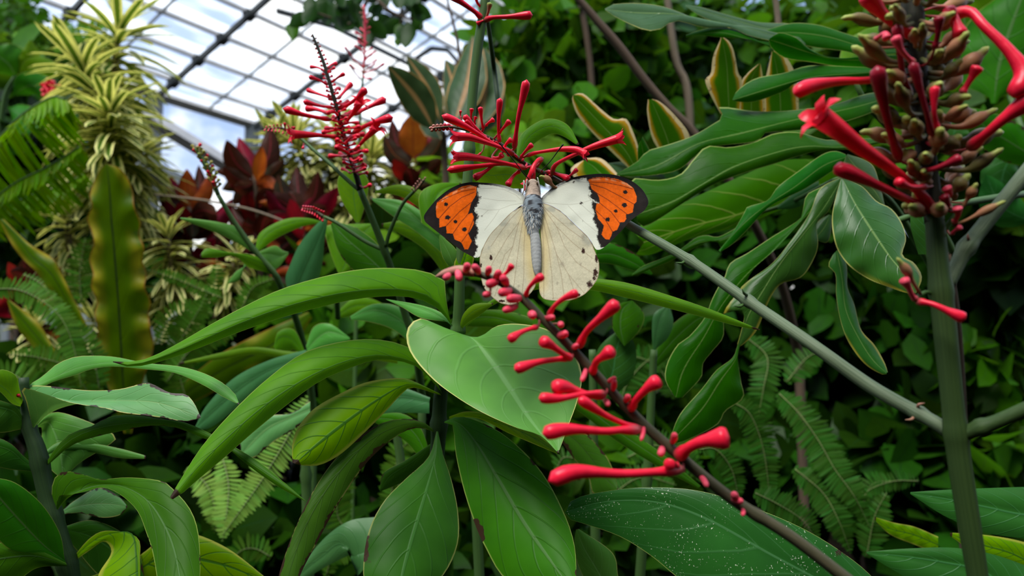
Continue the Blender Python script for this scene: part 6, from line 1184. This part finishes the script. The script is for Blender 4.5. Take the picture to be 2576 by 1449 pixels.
palm('palm frond with bright hanging leaflets in front of the dracaena', (-60, 900, .95), [([(-60, 420, .95), (0, 345, .92), (60, 285, .9), (130, 245, .9), (165, 250, .9)], 44, 165, 3), ([(-40, 520, .9), (40, 460, .9), (120, 420, .9), (200, 370, .9)], 38, 95, 4), ([(-40, 560, .95), (60, 500, .95), (150, 470, .95), (210, 440, .95)], 34, 85, 5)])
# overhanging branch at the top
OB = thing('overhanging_branch', 'overhanging twig with dark leaves at the top edge before the glass roof', 'branch', P(900, -120, 1.6))
for pts, rr in (([(900, -120, 1.6), (930, -20, 1.58), (880, 60, 1.55), (842, 48, 1.54), (760, 20, 1.53)], [7, 6, 4, 3, 2]), ([(930, -20, 1.58), (985, 30, 1.56), (1040, 50, 1.55)], [5, 4, 3]), ([(1000, -100, 1.6), (1010, 10, 1.58), (1005, 110, 1.57)], [5, 4, 2])): tube(OB, 'twig', M['wood'], pts, rr, n=24, k=8)
r5 = random.Random(9)
for k in range(58):
    x = r5.choice([r5.uniform(780, 1060), r5.uniform(840, 1050)]); y = r5.uniform(-60, 35) if x < 860 else r5.uniform(-60, 70)
    a = r5.uniform(.5, 2.6); L = r5.uniform(38, 70); d = r5.uniform(1.5, 1.65)
    leafW(OB, M['bushd'], [(x, y, d), (x + L * .5 * math.cos(a), y + L * .5 * math.sin(a), d - .01), (x + L * math.cos(a), y + L * math.sin(a), d - .03)], L * .3, 'ovate', rl=25, rr=-10, nu=8, nv=2)
for x, y, x2, y2, w in ((735, 55, 738, 105, 17), (1000, 95, 1002, 118, 10), (1005, 60, 1000, 110, 12), (1065, 55, 1030, 70, 16)):
    leafW(OB, M['bush'], [(x, y, 1.55), ((x + x2) / 2, (y + y2) / 2, 1.54), (x2, y2, 1.53)], w, 'heart', rl=20, rr=10, nu=10, nv=2)
tube(OB, 'twig', M['wood'], [(730, -60, 1.56), (738, 0, 1.555), (736, 56, 1.55)], [1.2, 1, 1], k=6)
# bare stems and branches on the shrub side
for nm, lb, ct, mt, pts, rr in (('brown_branch', 'long arching bare brown branch crossing the leafy shrub', 'branch', 'wood', [(2010, 900, .9), (1960, 700, .85), (1850, 480, .8), (1745, 335, .8), (1680, 270, .8), (1620, 200, .8), (1560, 120, .8), (1500, 50, .8), (1440, -20, .8)], [12, 11, 11, 11, 11, 11, 11, 10, 8]),
                            ('sapling', 'thin straight tan trunk behind the grey sheen leaves', 'trunk', 'woodl', [(1740, 900, 1.6), (1735, 290, 1.6), (1700, 150, 1.6), (1675, -30, 1.6)], [10, 10, 9, 8]),
                            ('sapling', 'thin vertical grey-brown trunk behind the arching branch', 'trunk', 'wood', [(1500, 900, 1.5), (1490, 240, 1.5), (1455, -30, 1.5)], [9, 8, 7]),
                            ('pale_stem', 'straight pale stem high between the grey sheen leaves', 'stem', 'woodl', [(1968, 300, .9), (1958, 60, .9), (1945, -30, .9)], [8, 7, 7]),
                            ('bare_twig', 'bare forked twig standing before the glass roof above the grey pointed leaves', 'twig', 'wood', [(1180, 330, 1.2), (1165, 210, 1.2), (1150, 100, 1.2), (1120, -20, 1.2)], [6, 5, 4, 3]),
                            ('wire', 'thin brown cane stretched across the red leaves', 'stem', 'woodl', [(390, 490, 1.0), (520, 505, .98), (640, 530, .96), (760, 575, .95)], [3, 3, 3, 3])):
    if pts[0][1] >= 800: pts, rr = to_soil(pts, rr)
    o = tube(None, nm, M[mt], pts, rr, n=40, k=10); tag(o, lb, ct)
# big green leaves at the upper corner beside the big spike
UR = plant('broadleaf_plant', 'plant with large smooth green leaves at the edge behind the big red spike', 'plant', (2560, 900, .75))
for mat, a, w, rl, rr_ in (('mid', [(2640, 420, .62), (2560, 370, .62), (2480, 320, .62), (2415, 270, .62)], 46, 30, 10), ('mid', [(2500, 260, .7), (2520, 140, .7), (2590, -60, .7)], 110, 20, 20), ('gl2', [(2576, 380, .64), (2530, 420, .64), (2510, 520, .64)], 50, 10, 30), ('mid', [(2440, 200, .75), (2430, 100, .75), (2420, -20, .75)], 60, 20, 25), ('fresh', [(2120, 170, .6), (2180, 110, .62), (2230, 60, .64)], 40, 25, 20), ('fresh', [(2340, 420, .7), (2300, 340, .7), (2230, 290, .7)], 46, 10, 20), ('gl2', [(2600, 560, .6), (2520, 520, .6), (2480, 440, .6)], 44, 20, 20), ('gl2', [(2420, 400, .66), (2400, 340, .66), (2420, 280, .66)], 40, 20, 20)):
    leafW(UR, M[mat], a, w, 'ovate', rl=rl, rr=rr_)
pts, rr = to_soil([(2640, 900, .7), (2620, 560, .66), (2600, 420, .65), (2540, 240, .7)], [9, 9, 8, 6]); tube(UR, 'stem', M['stem'], pts, rr)
tube(UR, 'stem', M['stem'], [(2200, 572, .43), (2265, 553, .43), (2330, 530, .43), (2440, 508, .44), (2600, 488, .5), (2640, 520, .66)], [8, 8, 9, 9, 9, 8], n=40, label='thin curved green stem')
leafW(UR, M['fresh'], [(2660, 60, .72), (2580, 20, .72), (2480, -10, .72), (2400, -30, .72)], 60, 'ovate', rl=20, rr=20)
# ------------------------------------------------------------------ the glasshouse
g_ = mesh_obj('floor', [(-14, -6, 0), (14, -6, 0), (14, 16, 0), (-14, 16, 0)], [(0, 1, 2, 3)], M['soil'], loc=(0, 0, 0), smooth=False); g_['kind'] = 'structure'
fw = mesh_obj('blocker_wall_front', [(-7, -1.4, 0), (7, -1.4, 0), (7, -1.4, 2.4), (-7, -1.4, 2.4)], [(0, 1, 2, 3)], plain('dark_green_blocker', (.03, .07, .02), (.012, .03, .01), rough=.9, ns=9), loc=(0, -1.4, 0), smooth=False); fw['kind'] = 'structure'  # unseen wall added behind the lens to block low frontal sky light
hd = math.radians(33.0); al = math.radians(19.0)
h_ = np.array([math.sin(hd), math.cos(hd), 0]); gl = np.array([math.cos(hd), -math.sin(hd), 0]); r_ = gl * math.cos(al) + np.array([0, 0, 1]) * math.sin(al)
E0 = P(390, 238, 6.3)                       # where rib two meets the eave
def ray(x, y):
    d = P(x, y, 1.0) - CAM; return d / np.linalg.norm(d)
nrm_ = np.cross(h_, r_)
def onroof(x, y):
    d = ray(x, y); t = ((E0 - CAM) @ nrm_) / (d @ nrm_); p = CAM + d * t
    q = p - E0; return q @ h_, q @ r_
def RP(a, b, up=0): return E0 + h_ * a + r_ * b + nrm_ * up * (1 if nrm_[2] > 0 else -1)
a1 = onroof(70, 140)[0]; step = -a1
pur = [onroof(*p)[1] for p in ((431, 198), (490, 141), (549, 86), (618, 26))]
print('roof', 'rib step', step, 'purlins', pur, 'P4', onroof(950, 86), onroof(833, 41), onroof(878, 147))
def bar(name, p, q, w, h, mat, k='structure'):
    d = nrm(q - p); s = nrm(np.cross(d, nrm_)); n = np.cross(s, d)
    v = [p + s * a * w + n * b * h for a, b in ((-1, -1), (1, -1), (1, 1), (-1, 1))] + [q + s * a * w + n * b * h for a, b in ((-1, -1), (1, -1), (1, 1), (-1, 1))]
    o = mesh_obj(name, v, [(0, 1, 2, 3), (7, 6, 5, 4), (0, 4, 5, 1), (1, 5, 6, 2), (2, 6, 7, 3), (3, 7, 4, 0)], mat, smooth=False, loc=p); o['kind'] = k
    return o
gap = (pur[-1] - 0) / 4.0
bs = [0.0] + pur + [pur[-1] + gap * k for k in range(1, 7)]
TOP = bs[-1] + .3
A0, A1 = -4 * step, 7 * step
ti = 1
for i, b in enumerate(bs):
    w = .013 if i else .05
    bar('trim_%d' % ti, RP(A0, b), RP(A1, b), w, .018, M['metalw']); ti += 1
for k in range(-4, 8):
    bar('trim_%d' % ti, RP(k * step, 0, -.035), RP(k * step, TOP, -.035), .015, .022, M['metald']); ti += 1
    bar('trim_%d' % ti, RP((k + .5) * step, 0), RP((k + .5) * step, TOP), .007, .01, M['metal']); ti += 1
    for b in bs:                                  # joint plates
        c = RP(k * step, b, -.035); bar('trim_%d' % ti, c - r_ * .035, c + r_ * .035, .035, .03, M['metald']); ti += 1
# crossed braces further along
for p, q in (((1040, 124), (1078, 98)), ((1078, 98), (1118, 102)), ((1118, 102), (1160, 150)), ((1075, 172), (1095, 196)), ((1095, 196), (1122, 196)), ((833, 41), (1157, 207)), ((690, 0), (833, 41)), ((1105, 240), (1160, 205))):
    bar('trim_%d' % ti, RP(*onroof(*p), -.1), RP(*onroof(*q), -.1), .014, .018, M['metald']); ti += 1
# glazing: clear panes with milky ones between
m, nt = new_mat('roof_glass'); g = G(nt); out = g.n('ShaderNodeOutputMaterial')
tr = g.n('ShaderNodeBsdfTransparent'); tr.inputs[0].default_value = (.95, .97, .97, 1); gs = g.n('ShaderNodeBsdfGlossy'); gs.inputs['Roughness'].default_value = .08
tl = g.n('ShaderNodeBsdfTranslucent'); tl.inputs[0].default_value = (.9, .93, .93, 1)
tc = g.n('ShaderNodeTexCoord'); sx = g.n('ShaderNodeSeparateXYZ'); nt.links.new(tc.outputs['UV'], sx.inputs[0])
n1 = g.noise(1.3, tc.outputs['UV'], 2)
milk = g.m('MULTIPLY_ADD', g.ss(n1, .4, .6), .35, .12)
bandm = g.ss(g.m('ABSOLUTE', g.m('MULTIPLY_ADD', g.m('FRACT', sx.outputs[1]), 2.0, -1.0)), .62, .74)
milk = g.m('ADD', milk, g.m('MULTIPLY', bandm, .45), clamp=True)
m1_ = g.n('ShaderNodeMixShader'); nt.links.new(milk, m1_.inputs[0]); nt.links.new(tr.outputs[0], m1_.inputs[1]); nt.links.new(tl.outputs[0], m1_.inputs[2])
m2_ = g.n('ShaderNodeMixShader'); m2_.inputs[0].default_value = .03; nt.links.new(m1_.outputs[0], m2_.inputs[1]); nt.links.new(gs.outputs[0], m2_.inputs[2])
nt.links.new(m2_.outputs[0], out.inputs[0]); M['glass'] = m
na, nb = 45, 24
v, uvs = [], []
for i in range(na):
    for j in range(nb):
        a, b = A0 + (A1 - A0) * i / (na - 1), TOP * j / (nb - 1); v.append(RP(a, b, .055)); uvs.append((a / step, b / gap))
o = mesh_obj('ceiling', np.array(v), grid_faces(na, nb), M['glass'], uv=np.array(uvs), loc=E0, smooth=False); o['kind'] = 'structure'
# the glass wall under the eave, with posts and rails
m, nt = new_mat('wall_glass'); g = G(nt); out = g.n('ShaderNodeOutputMaterial'); tr = g.n('ShaderNodeBsdfTransparent'); tr.inputs[0].default_value = (.96, .98, .98, 1)
gs = g.n('ShaderNodeBsdfGlossy'); gs.inputs['Roughness'].default_value = .05; mx = g.n('ShaderNodeMixShader'); mx.inputs[0].default_value = .04
nt.links.new(tr.outputs[0], mx.inputs[1]); nt.links.new(gs.outputs[0], mx.inputs[2]); nt.links.new(mx.outputs[0], out.inputs[0]); M['wglass'] = m
e0, e1 = RP(A0, 0), RP(A1, 0)
o = mesh_obj('wall_back', [e0, e1, (e1[0], e1[1], 0), (e0[0], e0[1], 0)], [(0, 1, 2, 3)], M['wglass'], loc=(e0[0], e0[1], 0), smooth=False); o['kind'] = 'structure'
for k in range(-4, 8):
    p = RP(k * step, 0); bar('trim_%d' % ti, np.array([p[0], p[1], 0]), p, .05, .05, M['metal']); ti += 1
# heavy beam sloping down under the eave
bar('trim_%d' % ti, P(330, 268, 5.2), P(560, 408, 5.8), .045, .04, M['metalw']); ti += 1
bar('trim_%d' % ti, P(560, 408, 5.8), P(900, 610, 7.0), .045, .04, M['metalw']); ti += 1
bar('trim_%d' % ti, P(340, 410, 5.6), P(450, 470, 5.9), .08, .06, M['metal']); ti += 1

# ------------------------------------------------------------------ sky, light, lens
w = bpy.data.worlds.new('World'); S.world = w; w.use_nodes = True; nt = w.node_tree; nt.nodes.clear(); g = G(nt)
out = g.n('ShaderNodeOutputWorld'); bg = g.n('ShaderNodeBackground'); tc = g.n('ShaderNodeTexCoord')
sx = g.n('ShaderNodeSeparateXYZ'); nt.links.new(tc.outputs['Generated'], sx.inputs[0])
nz = g.noise(4.2, tc.outputs['Generated'], 6, .55)
cloud = g.ss(nz, .47, .60)
blue = g.mix(g.ss(sx.outputs[2], .0, .6), (.33, .41, .58), (.22, .33, .58))
c = g.mix(cloud, blue, (.95, .95, .94))
c = g.mix(g.ss(sx.outputs[2], .18, .0), c, (.06, .075, .045))
nt.links.new(c, bg.inputs[0]); bg.inputs[1].default_value = 1.0; nt.links.new(bg.outputs[0], out.inputs[0])
sl = bpy.data.lights.new('sun_through_cloud', 'SUN'); sl.energy = 2.6; sl.angle = math.radians(30); sl.color = (1, .98, .94)
so = bpy.data.objects.new('sun_through_cloud', sl); COL.objects.link(so); so.rotation_euler = (math.radians(24), math.radians(-18), 0); so.location = (0, 0, 6)
cam = bpy.data.cameras.new('camera'); co = bpy.data.objects.new('camera', cam); COL.objects.link(co)
co.location = CAM.tolist(); co.rotation_euler = (PI / 2 + PITCH, 0, 0)
cam.sensor_width = 36; cam.lens = 36 * F / 2576; cam.clip_start = .01; cam.clip_end = 200
cam.dof.use_dof = True; cam.dof.focus_distance = .288; cam.dof.aperture_fstop = 13.0
S.camera = co
S.view_settings.view_transform = 'Standard'; S.view_settings.look = 'None'; S.view_settings.exposure = .95; S.view_settings.gamma = 1
S.view_settings.use_curve_mapping = False
S.cycles.max_bounces = 8; S.cycles.diffuse_bounces = 4; S.cycles.glossy_bounces = 3; S.cycles.transmission_bounces = 4; S.cycles.transparent_max_bounces = 8
S.cycles.caustics_reflective = False; S.cycles.caustics_refractive = False
